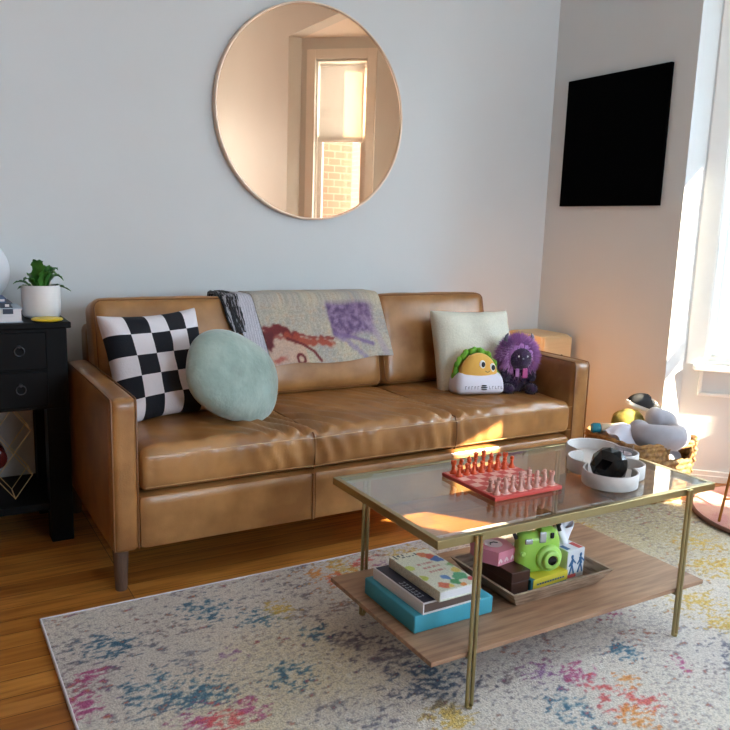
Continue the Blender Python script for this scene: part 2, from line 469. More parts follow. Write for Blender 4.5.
def blind(mtx, s0, s1, ztop, zbot, tilt, label, pitch=.021, wid=.025, y=-.025):
    root = thing('window_blind', label, 'blind', group='white slatted blinds in the bay')
    root.matrix_world = mtx @ Matrix.Translation(((s0+s1)/2, y, zbot)); h = (s1-s0)/2-.018; H = ztop-zbot
    f = nb(); bx(f, -h, h, -.02, .018, H-.035, H-.018, .003); mk('headrail', f, M['slat'], root)
    f = nb(); z = .03
    while z < H-.045:
        box(f, (0, 0, z), (2*h-.006, wid, .0012), 0, 2, (tilt, 0, 0)); z += pitch
    mk('slats', f, M['slat'], root, smooth=False)
    f = nb(); bx(f, -h, h, -.012, .012, 0, .014, .003); mk('bottom_rail', f, M['slat'], root)
    for x in (-h*.7, h*.7):
        f = nb(); tube(f, [(x, .0, .01), (x, .0, H-.03)], .001, 5); mk('ladder_cord', f, M['slat'], root)
    return root

WT = 2.45
m1, l1 = wall_hole('wall_bay_sofa_side', (2.65, BY1-.62), (XO, BY1), ZB, .087, .795, .53, WT)
window(1, m1, .087, .795, .53, WT, 1.42, cd=.005)
blind(m1, .10, .78, WT-.02, .56, R(74), 'white slatted blind on the window beside the sofa wall')
m2, l2 = wall_hole('wall_bay_front', (2.65, BY0+.62), (2.65, BY1-.62), ZB, .12, 1.04, .64, 2.10)
window(2, m2, .12, 1.04, .64, 2.10, 1.235)
f = nb(); t = nb(); bx(t, .785, 1.09, -.165, -.135, 1.20, 2.2, .004)  # louvred panel added out of view to shade the side window casing
for k in range(16): bx(t, .84, 1.05, -.170, -.130, 1.26+.055*k, 1.30+.055*k)
merge(f, t); sh2 = mk('added_sun_shade', f, M['trim'], bpy.data.objects['window_2'], smooth=False)
blind(m2, .135, 1.025, 2.08, .67, R(-39), 'white slatted blind on the middle bay window at the right rim of the mirror')
m3, l3 = wall_hole('wall_bay_far_side', (XO, BY0), (2.65, BY0+.62), ZB, .13, .582, .53, WT)
window(3, m3, .13, .582, .53, WT, 1.815)
blind(m3, .145, .567, WT-.02, 1.785, R(72), 'white slatted blind reflected in the round mirror')
b = nb(); 
t = nb(); bx(t, 0, l1-.02, 0, .014, 0, .05, .003); bx(t, 0, l1-.02, 0, .02, 0, .03, .003); merge(b, t, (0, 0, 0), m1); struct('baseboard_bay', b, M['trim'])

# rear wall with an unseen window added behind the photographer for fill light
b = nb(); bx(b, -3.2, .2, -3.8, -3.7, 0, ZC); bx(b, 1.5, XR, -3.8, -3.7, 0, ZC); bx(b, .2, 1.5, -3.8, -3.7, 0, .9); bx(b, .2, 1.5, -3.8, -3.7, 2.2, ZC)
struct('wall_rear', b, M['wall'])
w4 = bpy.data.objects.new('window_4', None); C.objects.link(w4); w4['kind'] = 'structure'; w4.location = (.85, -3.75, .9)
f = nb()
for x in (-.615, 0, .615): bx(f, x-.035, x+.035, -.03, .03, 0, 1.3)
for z in (0, .62, 1.24): bx(f, -.65, .65, -.029, .029, z, z+.06)
mk('window_frame', f, M['trim'], w4, smooth=False)
f = nb(); bx(f, -.65, .65, -.003, .003, .05, 1.25); mk('pane', f, M['pane'], w4, smooth=False)

# the brick house next door, seen through the far bay window in the mirror
b = nb(); bx(b, 2.16, 2.645, -4.2, -1.62, -3, 6)
hs_ = mk('neighbouring_house', b, M['brick'], smooth=False); recentre(hs_)['kind'] = 'structure'
b = nb(); bx(b, 4.6, 5.7, -6.2, -4.85, -3, 3.90); recentre(mk('added_sun_blocker', b, M['brick'], smooth=False))['kind'] = 'structure'  # unseen block, added to stop low sun through the far bay window

# ------------------------------------------------------------------ sofa
SX0, SX1, SYF, SYB = -.483, 1.350, .877, 1.74
sofa = thing('leather_sofa', 'tan leather three-seat sofa with slim arms on tapered wooden legs', 'sofa', ((SX0+SX1)/2, 1.31, 0))
IX0, IX1 = -.402, 1.267
SEAM = (.149, .708)

def seat_fn(q, un):
    # q relative to the cushion centre
    X = q.x + (IX0+IX1)/2; Y = q.y
    ds = min(abs(X-SEAM[0]), abs(X-SEAM[1]))
    end = min(abs(X-IX0), abs(X-IX1))
    puff = .014*(1-math.exp(-ds/.05)) - .006*math.exp(-ds/.008) - .012*math.exp(-end/.04)
    top = max(0, un.z)**.7 if un.z > 0 else 0
    fr = max(0, -un.y)
    # creases fanning out from the tufted seams
    sg = 1 if X > min(SEAM, key=lambda s: abs(X-s)) else -1
    w = 0
    dd = min(abs(X-SEAM[0]+.02), abs(X-SEAM[1]+.02))
    amp = math.exp(-(dd/.17)**2)
    w += amp*math.sin((X*1.0 + Y*.55 + .05*noise.noise(Vector((X*5, Y*6, 1))))*95 + 2*noise.noise(Vector((X*4, Y*4, 3))))
    w += .8*noise.noise(Vector((X*16, Y*5, 2)))
    if un.z > .99: q.z += puff + .0115*w*(.35+.65*sstep(.45, -.6, un.y))*sstep(1, .9, un.y)
    elif un.z > 0: q.z += puff*.8*un.z
    if un.y < -.99:
        q.y -= (.010*(1-math.exp(-ds/.04))-.004)*(1-un.z**2)**.5 + .006*noise.noise(Vector((X*26, q.z*9, 7)))*(1-un.z**2) + .007*amp*math.sin(X*105+q.z*30+2*noise.noise(Vector((X*9, q.z*20, 3))))*(1-un.z**2)
    return q

b = nb(); puffbox(b, (IX1-IX0, .565, .122), .028, c=((IX0+IX1)/2, SYF+.008+.2825, .373), nn=(190, 60, 12), fn=seat_fn)
seat = mk('seat_cushion', b, M['leather'], sofa, world=True, angle=80)
b = nb()
for z, yy in ((.418, .8795), (.327, .8795)):
    pts = []
    for i in range(101):
        X = IX0+.012+(IX1-IX0-.024)*i/100
        ds = min(abs(X-SEAM[0]), abs(X-SEAM[1])); pts.append((X, yy-.006-.006*(1-math.exp(-ds/.04)), z+.006*(1-math.exp(-ds/.05))))
    tube(b, pts, .0012, 6)
mk('front_stitching', b, M['thread'], seat, world=True)
for s in SEAM:
    b = nb(); tube(b, [(s, .885, .315), (s, .876, .33), (s, .874, .37), (s, .876, .412), (s, .888, .432), (s, .93, .436), (s, 1.1, .436), (s, 1.38, .436)], .003, 6)
    mk('seat_seam', b, M['leatherp'], seat, world=True)

# base rail, arms, back frame
b = nb(); puffbox(b, (IX1-IX0+.01, .80, .165), .02, c=((IX0+IX1)/2, SYF+.004+.40, .2225), nn=(40, 20, 8))
base = mk('base_rail', b, M['leather'], sofa, world=True)
b = nb(); tube(b, [(.147, SYF+.004, .30), (.147, SYF+.0025, .22), (.147, SYF+.004, .145)], .0035, 6); tube(b, [(.156, SYF+.004, .30), (.156, SYF+.0025, .22), (.156, SYF+.004, .145)], .0015, 6)
mk('rail_seam', b, M['leatherp'], base, world=True)
for x0, x1, sg in ((SX0, IX0-.001, -1), (IX1+.001, SX1, 1)):
    def afn(q, un):
        if un.z > .9: q.z += .004*math.sin(PI*(un.y+1)/2)*0 + .002*noise.noise(Vector((q.y*9, q.x*9, sg*4)))
        if abs(un.x) > .99: q.x += math.copysign(.005, un.x)*(1-un.y**4)*(1-un.z**4)
        return q
    b = nb(); puffbox(b, (x1-x0, .68, .455), .024, c=((x0+x1)/2, SYF+.34, .3675), nn=(10, 40, 24), fn=afn)
    arm = mk('armrest', b, M['leather'], sofa, world=True, angle=70)
    b = nb()
    e = .006
    for xx in (x0+e, x1-e):
        tube(b, [(xx, SYF+e-.0015, .15), (xx, SYF+e-.002, .35), (xx, SYF+e-.0015, .578), (xx, SYF+e+.006, .5905), (xx, SYF+.03, .5915), (xx, SYF+.35, .5925), (xx, SYF+.66, .5905)], .0026, 6)
    mk('piping', b, M['leatherp'], arm, world=True)
b = nb(); puffbox(b, (IX1-IX0-.01, .13, .56), .03, c=((IX0+IX1)/2, SYB-.065, .425), nn=(40, 8, 24))
mk('back_frame', b, M['leather'], sofa, world=True)
LEAN = math.atan(.237)
bw = (IX1-IX0)/3
for k in range(3):
    x0 = IX0+k*bw+.001; x1 = IX0+(k+1)*bw-.001
    if k == 0: x0 -= .008
    def bfn(q, un):
        w = noise.noise(Vector((q.x*5+k*7, q.z*6, 1)))
        if un.y < -.99: q.y -= .016*(1-un.x**4)*(1-un.z**4) + .004*w
        if un.y > .99: q.y += .01*(1-un.x**4)*(1-un.z**4)
        if un.z > .99: q.z += .007*(1-un.x**4)*(1-un.y**2) + .003*noise.noise(Vector((q.x*9+k, 2, 3)))
        return q
    rt = Euler((-LEAN, 0, 0)).to_matrix().to_4x4()
    b = nb(); puffbox(b, (x1-x0, .15, .377), .034, c=((x0+x1)/2, 1.405+.082, .619), rot=rt, nn=(26, 10, 22), fn=bfn)
    cu = mk('back_cushion', b, M['leather'], sofa, world=True, angle=80)
    b = nb()
    w2 = (x1-x0)/2-.009; hh = .377/2-.009; yy = -.075+.009
    rr = .026; pts = []
    for cx, cz, a0 in ((w2-rr, hh-rr, 0), (-w2+rr, hh-rr, 90), (-w2+rr, -hh+rr, 180), (w2-rr, -hh+rr, 270)):
        for a in range(0, 91, 15): pts.append((cx+rr*math.cos(R(a0+a)), yy-.001, cz+rr*math.sin(R(a0+a))))
    t = nb(); tube(t, pts, .0022, 6, True); merge(b, t, ((x0+x1)/2, 1.487, .619), rt)
    mk('cushion_seam', b, M['leatherp'], cu, world=True)
for x in (-.445, 1.312):
    for y in (.955, 1.66):
        b = nb(); lathe(b, [(.0165, 0), (.0175, .004), (.024, .141), (.024, .142)], 18, (x, y, 0)); mk('leg', b, M['legwood'], sofa, world=True)

# ------------------------------------------------------------------ throw blanket over the back of the sofa
def yfront(z): return 1.405+.082-.0755/math.cos(LEAN)+(z-.623)*math.tan(LEAN)
ZT = .801
def drape(u, v, xb, xt, zb, off, lift=0):
    """v 0 at the hem, rising up the front (to .62), over the top, and a little down the back"""
    x = None
    if v < .66:
        t = v/.66; z = zb(u)+(ZT-.02-zb(u))*t
        y = yfront(z) - .020 - off
        x = xb(u)+(xt(u)-xb(u))*t
    else:
        t = (v-.66)/.34; x = xt(u)
        yt = yfront(ZT-.02)-.020-off
        if t < .6:
            a = t/.6; y = yt+.2*a; z = ZT-.02+.036*math.sin(min(1, a*4)*PI/2)+off - (0 if a < .75 else .028*((a-.75)/.25)**2)
        else:
            a = (t-.6)/.4; y = yt+.2+.012*a; z = ZT-.012+off-.09*a
    r = .004*noise.noise(Vector((x*9, z*9, 2)))
    return Vector((x, y+r, z+lift+r*.6))
throw = thing('throw_blanket', 'cream tapestry throw with purple and dark red figures draped over the sofa back', 'blanket', (.45, 1.45, .55))
def artP(u, v):
    return drape(u, v, lambda u: .217+.53*u, lambda u: .163+.545*u, lambda u: .560+.012*u+.006*math.sin(u*9), .006)
b = nb(); sheet(b, artP, 110, 70, .005)
art = mk('tapestry_panel', b, M['col'], throw, world=True, angle=70)
def seg(px, py, pts):
    best = 9; 
    for (ax, ay), (bx_, by_) in zip(pts, pts[1:]):
        dx, dy = bx_-ax, by_-ay; t = max(0, min(1, ((px-ax)*dx+(py-ay)*dy)/(dx*dx+dy*dy)))
        best = min(best, math.hypot(px-ax-t*dx, py-ay-t*dy))
    return best
def artcol(co):
    p = co + Vector((.45, 1.45, .55)); z = p.z
    if p.y > yfront(z)+.02: z = ZT
    t = max(0, min(1, (z-.565)/(ZT-.565))); xl = .217-.055*t; u = (p.x-xl)/(.53+.015*t); v = 1-t
    X = u*1.9; Y = v
    n = noise.noise(Vector((X*3, Y*3, 5))); n2 = noise.noise(Vector((X*14, Y*14, 1)))
    n3 = noise.noise(Vector((X*34, Y*34, 8)))
    c = mixc((200, 190, 164), (172, 166, 162), .5+n); c = mixc(c, (198, 168, 140), max(0, n2)*.9); c = mixc(c, (150, 150, 140), max(0, -n2)*.7); c = mixc(c, (222, 212, 190), max(0, n3)*.7); c = mixc(c, (140, 132, 124), max(0, -n3)*.45)
    if X < .55 and Y > .5: c = mixc(c, (214, 170, 146), .6*sstep(.45, .65, Y))
    pu = sstep(.985, 1.03, X+.02*n2)*sstep(1.78, 1.62, X+.10*n)*sstep(.05, .10, Y+.03*n)*sstep(.66, .52, Y+.10*n)
    c = mixc(c, mixc((92, 68, 108), (150, 124, 160), .5+n2+.6*n3), pu*.95)
    st = seg(X, Y, [(1.05, .55), (1.3, .62), (1.6, .74)]); c = mixc(c, (124, 100, 146), .8*sstep(.05, .01, st+.02*n2))
    st = seg(X, Y, [(1.1, .6), (1.35, .82), (1.45, .96)]); c = mixc(c, (148, 130, 166), .7*sstep(.06, .01, st+.03*n2))
    st = seg(X, Y, [(1.55, .3), (1.72, .6), (1.8, .9)]); c = mixc(c, (170, 150, 172), .5*sstep(.08, .02, st))
    st = seg(X, Y, [(0, .6), (.2, .55), (.4, .62)]); c = mixc(c, (150, 66, 56), .8*sstep(.04, .01, st+.05*n2))
    st = seg(X, Y, [(.0, .44), (.22, .40), (.45, .53), (.7, .6), (1.0, .62)]); c = mixc(c, (134, 52, 48), .85*sstep(.035, .01, st+.04*n2))
    red = (112, 34, 36)
    st = seg(X, Y, [(0, .52), (.12, .46), (.3, .47), (.42, .6)]); c = mixc(c, red, sstep(.10, .04, st+.05*n2))
    st = seg(X, Y, [(.02, .7), (.06, .55)]); c = mixc(c, (96, 30, 36), sstep(.09, .04, st+.04*n2))
    st = seg(X, Y, [(.35, .56), (.6, .68), (.8, .66), (.95, .72)]); c = mixc(c, (168, 70, 48), .9*sstep(.085, .03, st+.06*n2))
    st = seg(X, Y, [(.32, .6), (.52, .7), (.66, .82), (.73, .97)]); c = mixc(c, red, sstep(.03, .012, st))
    st = abs(math.hypot((X-.44)/.7, Y-.93)-.075); c = mixc(c, red, sstep(.035, .015, st))
    st = seg(X, Y, [(.05, .95), (.2, .9)]); c = mixc(c, (170, 70, 60), .7*sstep(.05, .01, st+.04*n2))
    return c
paint(art, artcol)
def strP(u, v):
    return drape(u, v, lambda u: .127+.1*u, lambda u: .095+.078*u, lambda u: .585-.02*u, .002)
b = nb(); sheet(b, strP, 30, 50, .005)
stp = mk('striped_underside', b, M['col'], throw, world=True, angle=70)
def strcol(co):
    p = co + Vector((.45, 1.45, .55)); t = max(0, min(1, (p.z-.575)/(ZT-.575))); k = (p.x-(.127-.033*t))/.09
    return mixc((208, 206, 214), (150, 148, 166), .55*sstep(.2, .9, math.sin(k*58)))
paint(stp, strcol)
b = nb()
for k in range(110):
    u0 = random.random(); o_ = random.uniform(0, .008); w_ = random.uniform(-1, 1)
    pts = []
    L_ = random.uniform(.0, .25)
    for i in range(9):
        v = .30+L_*.5+(.98-.30-L_*.5)*i/8
        p = drape(u0, v, lambda u: .099+.04*u+.004*math.sin(i*1.7+k), lambda u: .044+.062*u+.004*math.sin(i*2+k), lambda u: .60, .002+o_)
        pts.append(p)
    tube(b, pts, .0026, 5, mi=0 if k % 5 < 2 else 1)
mk('fringe', b, [M['greyplush'], M['ink']], throw, world=True)

# ------------------------------------------------------------------ scatter cushions and plush toys
def pillow_thing(name, label, loc, rot, w, h, t, m, pinch=.06, n=30, seed=0, mifn=None):
    b = nb(); fr = pillow(b, w, h, t, n, pinch, seed)
    if mifn:
        for f, side, u, v in fr: f.material_index = mifn(*[(math.sin((-1+2*k)*PI/2*.98)/math.sin(PI/2*.98)+1)/2 for k in (u, v)])
    o = mk(name, b, m, None, angle=75)
    o.location = loc; o.rotation_euler = rot
    return o
M['offwhite'] = mat('off_white_cotton', (224, 218, 222), .85, var=.05, bump=.3)
M['navyblack'] = mat('blue_black_cotton', (13, 15, 26), .85, var=.1, bump=.3)
o = pillow_thing('checked_cushion', 'black and white checked square cushion leaning in the left sofa corner', (-.236, 1.27, .610), (R(-20), R(-2), R(12)), .35, .365, .13, [M['offwhite'], M['navyblack']], .09, 96, 3,
                 lambda u, v: (int(u*4.999)+int(v*4.999)) % 2)
tag(o, 'black and white checked square cushion leaning in the left sofa corner', 'cushion')
b = nb()
def gfn(q): 
    u_ = abs(q.x)/.185; v_ = abs(q.z)/.145; k = (u_**2+v_**2)**.5/max(1e-6, (u_**2.7+v_**2.7)**(1/2.7)) if u_+v_ > 1e-6 else 1
    return Vector((q.x*(1+(k-1)*.7), q.y, q.z*(1+(k-1)*.7)))*(1+.04*noise.noise(q*9))
ball(b, (0, 0, 0), (.185, .085, .145), 64, 40, fn=gfn)
o = mk('oval_cushion', b, M['green_fur'], None, angle=80)
o.location = (-.030, 1.115, .584); o.rotation_euler = (R(-22), R(26), R(14))
tag(o, 'fuzzy sage green oval cushion beside the checked cushion', 'cushion')
o = pillow_thing('linen_cushion', 'off white linen square cushion leaning on the right end of the sofa back', (1.080, 1.275, .585), (R(-18), R(1), R(-4)), .375, .35, .13, M['cream'], .05, 34, 9)
tag(o, 'off white linen square cushion leaning on the right end of the sofa back', 'cushion')
# taco plush
t_ = thing('taco_plush', 'smiling taco plush toy in a white wrapper in front of the linen cushion', 'plush toy', (.985, 1.125, .446), (R(-8), 0, R(-16))); t_.scale = (.76, .95, 1.04)
def shell(bm, y, k, mi=0):
    ball(bm, (0, y, .06), (.112*k, .034, .100*k), 30, 20, mi=mi, fn=lambda q: Vector((q.x, q.y, max(q.z, -.05))))
b = nb(); shell(b, -.026, .96); sh = mk('front_shell', b, M['taco'], t_, angle=80)
b = nb(); shell(b, .034, 1.06); mk('back_shell', b, M['taco'], t_, angle=80)
b = nb()
pts = []; rr = []
for i in range(61):
    a = R(-8+196*i/60); k = 1.04+.02*math.sin(i*.7)
    pts.append((.112*k*math.cos(a), .004+.010*math.sin(i*.9), .06+.100*k*math.sin(a))); rr.append(.0125+.003*math.sin(i*1.7))
tube(b, pts, rr, 8); mk('lettuce', b, M['lettuce'], t_, angle=80)
b = nb(); puffbox(b, (.262, .125, .082), .03, c=(0, 0, .041), nn=(24, 12, 10), fn=lambda q, un: Vector((q.x*(1-.04*un.z), q.y*(1-.1*un.z)-(.008*(1-un.x**2) if un.y < -.9 else 0), q.z)))
wr = mk('wrapper', b, M['wrap'], t_, angle=80)
b = nb()
# small dark marks and an oval emblem printed on the wrapper
yw_ = -.0725
for i, hgt in enumerate([.012, .010, .012, .011, .012]):
    x = -.092+.0165*i; box(b, (x, yw_+.0045-.003*(i/5), .026), (.0022, .004, hgt)); box(b, (x+.004, yw_+.0045-.003*(i/5), .026+hgt/2-.001), (.007, .004, .002)); 
    if i % 2: box(b, (x+.004, yw_+.0045-.003*(i/5), .026), (.006, .004, .002))
mk('wrapper_lettering', b, M['greyink'], wr, smooth=False)
b = nb()
for i in range(5):
    x = .038+.0165*i; box(b, (x, yw_+.0025+.003*(i/5), .026), (.002, .004, .011)); box(b, (x+.004, yw_+.0025+.003*(i/5), .021+.009*(i % 2)), (.006, .004, .002))
mk('wrapper_lettering', b, M['greyink'], wr, smooth=False)
b = nb()
for z, w in ((.020, .030), (.027, .034), (.034, .026)):
    puffbox(b, (w, .006, .005), .0024, 4, c=(.008, yw_-.0015, z))
mk('wrapper_emblem', b, M['ink'], wr)
for x, z in ((.008, .112), (.066, .100)):
    yy = -.026-.034*math.sqrt(max(0, 1-(x/.1075)**2-((z-.06)/.096)**2))
    b = nb(); ball(b, (x, yy, z), (.0165, .005, .0165), 20, 12); e_ = mk('eye', b, M['eyewhite'], t_)
    b = nb(); ball(b, (x+.003, yy-.0045, z), (.0105, .004, .0105), 18, 10); mk('pupil', b, M['ink'], e_)
b = nb()
pts = []
for i in range(9):
    x = .022+.026*i/8; z = .088-.005*math.sin(PI*i/8)
    pts.append((x, -.0275-.034*math.sqrt(max(0, 1-(x/.1075)**2-((z-.06)/.096)**2)), z))
tube(b, pts, .0011, 6); mk('smile', b, M['ink'], t_)

# purple furry plush
t_ = thing('monster_plush', 'purple shaggy horned plush toy sitting against the right sofa arm', 'plush toy', (1.172, 1.105, .448), (0, 0, R(-22))); t_.scale = (.86, .86, 1.0)
b = nb(); ball(b, (0, .01, .062), (.062, .055, .068), 28, 18); b.normal_update(); fuzz(b, 1500, .014, .0022, .3)
mk('body', b, M['purple'], t_, recalc=False)
b = nb(); ball(b, (0, 0, .142), (.078, .066, .066), 32, 20)
for f in b.faces: f.normal_update()
fuzz(b, 4200, .036, .0042, .22, jitter=.35, keep=lambda f: not (f.calc_center_median().y < -.034 and math.hypot(f.calc_center_median().x, f.calc_center_median().z-.140) < .054))
mk('mane', b, M['mauve'], t_, recalc=False)
b = nb(); ball(b, (0, -.030, .138), (.056, .048, .049), 28, 18); b.normal_update(); fuzz(b, 900, .009, .0018, .1)
fc = mk('face', b, M['purple'], t_, recalc=False)
for x in (-.020, .022):
    b = nb(); ball(b, (x, -.073, .150), (.004, .003, .004), 12, 8); mk('eye', b, M['eyewhite'], fc)
b = nb(); ball(b, (0, -.077, .141), (.005, .004, .004), 12, 8); mk('nose', b, M['horn'], fc)
for s in (-1, 1):
    b = nb(); tube(b, [(s*.052, 0, .185), (s*.062, -.004, .205), (s*.063, -.008, .222), (s*.056, -.012, .236)], [.014, .012, .008, .002], 12)
    mk('horn', b, M['horn'], t_)
    b = nb(); ball(b, (s*.055, -.055, .018), (.028, .042, .020), 20, 12); b.normal_update(); fuzz(b, 350, .009, .002, .2); mk('foot', b, M['purple'], t_, recalc=False)
    b = nb(); tube(b, [(s*.05, -.005, .095), (s*.066, -.028, .075), (s*.058, -.05, .056)], [.018, .019, .017], 12); b.normal_update(); fuzz(b, 250, .009, .002, .2); mk('arm', b, M['purple'], t_, recalc=False)
b = nb(); puffbox(b, (.024, .006, .040), .0028, 6, c=(.020, -.058, .080)); mk('tongue', b, M['tongue'], t_)
b = nb(); puffbox(b, (.018, .006, .034), .0028, 6, c=(-.016, -.055, .082)); mk('ribbon', b, M['mauve'], t_)

# ------------------------------------------------------------------ mirror and black wall panel
MX, MZ, MR = .568, 1.5385, .434
t_ = thing('round_mirror', 'large round mirror with thin rose gold frame on the wall above the sofa', 'mirror', (MX, YB, MZ-MR))
b = nb(); n = 128
rings = []
prof = [(MR, -.001), (MR, -.028), (MR-.003, -.031), (MR-.007, -.031), (MR-.009, -.027), (MR-.009, -.001)]
rings = [[Vector((MX+r*math.cos(2*PI*i/n), YB+y, MZ+r*math.sin(2*PI*i/n))) for r, y in prof] for i in range(n)]; rings.append(rings[0])
loft(b, rings, True, False); bmesh.ops.remove_doubles(b, verts=b.verts[:], dist=1e-5)
mk('mirror_frame', b, M['roseframe'], t_, world=True)
b = nb(); lathe(b, [(MR-.0092, -.006), (MR-.0092, .018)], n, (MX, YB-.006, MZ), 0, (R(90), 0, 0))
mk('mirror_glass', b, M['rosemirror'], t_, world=True, smooth=False)
b = nb(); bx(b, XR-.018, XR, 1.085, 1.684, 1.215, 1.808, .002)
tag(recentre(mk('wall_panel', b, M['panelblk'], smooth=False)), 'matte black square panel hung on the wall right of the sofa', 'wall panel')

# ------------------------------------------------------------------ rug
RX0, RX1, RY0, RY1 = -.683, 1.78, -1.15, .852
def rugcol(x, y):
    P = Vector((x, y, 0))
    W = Vector((x*.75, y*1.15, 0))
    a = noise.noise(P*2.3+Vector((3, 1, 0))); bb = noise.noise(P*5+Vector((9, 2, 0))); c_ = noise.noise(W*12); d = noise.noise(W*32+Vector((1, 7, 0))); e = noise.noise(W*66); f = noise.noise(W*118+Vector((4, 4, 0)))
    c = mixc((226, 216, 202), (208, 200, 194), .5+a)
    g = lambda cx, cy, r: math.exp(-((x-cx)**2+(y-cy)**2)/(r*r))
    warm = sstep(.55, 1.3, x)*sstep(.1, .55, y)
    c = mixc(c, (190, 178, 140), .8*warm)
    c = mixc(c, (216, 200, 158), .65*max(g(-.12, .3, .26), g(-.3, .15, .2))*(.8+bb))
    fine = .55*e+.5*f
    sp = sstep(.10, .36, d*.40+fine*.75+c_*.28+a*.28-.01)
    c = mixc(c, mixc((96, 98, 118), (132, 112, 112), .5+bb), sp*(.45+.3*sstep(-.2, .4, a)))
    c = mixc(c, (158, 150, 152), .5*sstep(.14, .34, fine+bb*.3-a*.2))
    c = mixc(c, (226, 222, 216), .5*sstep(.14, .34, -fine))
    def blot(c, col, w, den=.0, k=1.):
        v = w*.85 + .25*bb + .22*c_ + .50*d + 1.15*fine - .52 + den
        return mixc(c, col, k*sstep(0, .45, v))
    B = [((62, 110, 138), .78, -.04, ((-.50, .40, .12), (-.42, .33, .11), (-.27, .71, .10), (-.55, .63, .10), (-.15, .60, .08), (.10, .12, .12), (.33, -.12, .10), (.62, .0, .06), (-.2, .3, .08), (.95, .6, .10), (-.05, .45, .06))),
         ((186, 84, 134), .8, -.02, ((-.655, .40, .07), (-.45, .225, .07), (.705, -.108, .04), (.445, -.03, .08), (-.62, .52, .05), (.75, .2, .06), (-.33, .22, .05))),
         ((220, 184, 92), .8, .03, ((-.083, .62, .06), (.197, .745, .13), (1.33, .225, .13), (1.05, .10, .12), (1.0, -.015, .08), (.05, -.01, .08), (1.45, .4, .11), (1.15, .72, .09), (.45, .76, .09))),
         ((222, 106, 106), .85, .02, ((.445, -.085, .07), (.485, -.165, .07), (.40, -.15, .06), (.15, .72, .06), (.28, .78, .06), (-.40, .21, .05))),
         ((232, 156, 88), .85, .02, ((.43, -.20, .06), (.52, -.09, .05), (.12, .77, .07), (.22, .70, .05))),
         ((92, 86, 104), .55, -.05, ((.065, .265, .12), (.08, .107, .13), (.69, .31, .11), (.145, .074, .11), (.9, .45, .12), (.0, .38, .10))),
         ((150, 104, 158), .65, -.08, ((.36, .03, .06), (-.3, .45, .05), (.33, .74, .05)))]
    for col, k, den, spots in B:
        c = blot(c, col, max(g(*q_) for q_ in spots), den, k)
    return c
b = nb()
nx, ny = 470, 310
yf = -.75
xs = [RX0+(RX1-RX0)*i/nx for i in range(nx+1)]; ys = [RY0, -1.0, -.85]+[yf+(RY1-yf)*j/ny for j in range(ny+1)]
g = [[b.verts.new((x, y, .010+.0012*noise.noise(Vector((x*60, y*60, 0))))) for y in ys] for x in xs]
for i in range(nx):
    for j in range(len(ys)-1): b.faces.new((g[i][j], g[i+1][j], g[i+1][j+1], g[i][j+1]))
border = [g[i][0] for i in range(nx+1)]+[g[nx][j] for j in range(1, len(ys))]+[g[i][-1] for i in range(nx-1, -1, -1)]+[g[0][j] for j in range(len(ys)-2, 0, -1)]
low = [b.verts.new((v.co.x, v.co.y, .0005)) for v in border]
for i in range(len(border)):
    j = (i+1) % len(border); b.faces.new((border[i], low[i], low[j], border[j]))
rug = thing('area_rug', 'pale distressed area rug with multicoloured blotches on the wooden floor', 'rug', ((RX0+RX1)/2, (RY0+RY1)/2, 0))
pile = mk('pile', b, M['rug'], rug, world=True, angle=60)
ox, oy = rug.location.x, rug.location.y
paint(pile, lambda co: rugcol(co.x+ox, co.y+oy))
b = nb()
tube(b, [(RX0, RY0, .006), (RX1, RY0, .006), (RX1, RY1, .006), (RX0, RY1, .006)], .006, 8, True)
mk('binding', b, M['offwhite'], rug, world=True)

# ------------------------------------------------------------------ coffee table
TA, TB, TH, SH = .92, .476, .43, .1483
G = .011                               # top of the rug
tbl = thing('coffee_table', 'glass topped brass coffee table with a walnut lower shelf on the rug', 'table', (TA/2, TB/2, G))
b = nb(); fw = .014
for x0, x1, y0, y1 in ((0, TA, 0, fw), (0, TA, TB-fw, TB), (0, fw, fw, TB-fw), (TA-fw, TA, fw, TB-fw)):
    bx(b, x0, x1, y0, y1, TH-.020, TH, .0012)
mk('top_frame', b, M['brass'], tbl, world=True, smooth=False)
b = nb(); bx(b, fw, TA-fw, fw, TB-fw, TH-.008, TH-.001)
mk('glass_top', b, M['glass'], tbl, world=True, smooth=False)
b = nb(); bx(b, 0, TA, .002, TB-.002, SH-.012, SH, .0012); mk('shelf', b, M['walnut'], tbl, world=True, smooth=False)
for x in (.108, TA-.108):
    for y, s in ((-.0045, 1), (TB+.0045, -1)):
        b = nb()
        for dx in (-.0065, .0065):
            tube(b, [(x+dx, y, G+.004), (x+dx, y, TH-.004)], .0048, 10)
        lathe(b, [(.0075, 0), (.0075, .006)], 12, (x, y, G))
        lathe(b, [(.0058, -.0155), (.0058, .0015)], 10, (x, y+s*.005, SH-.018), 0, (R(90), 0, 0))
        lg = mk('leg', b, M['brass'], tbl, world=True)

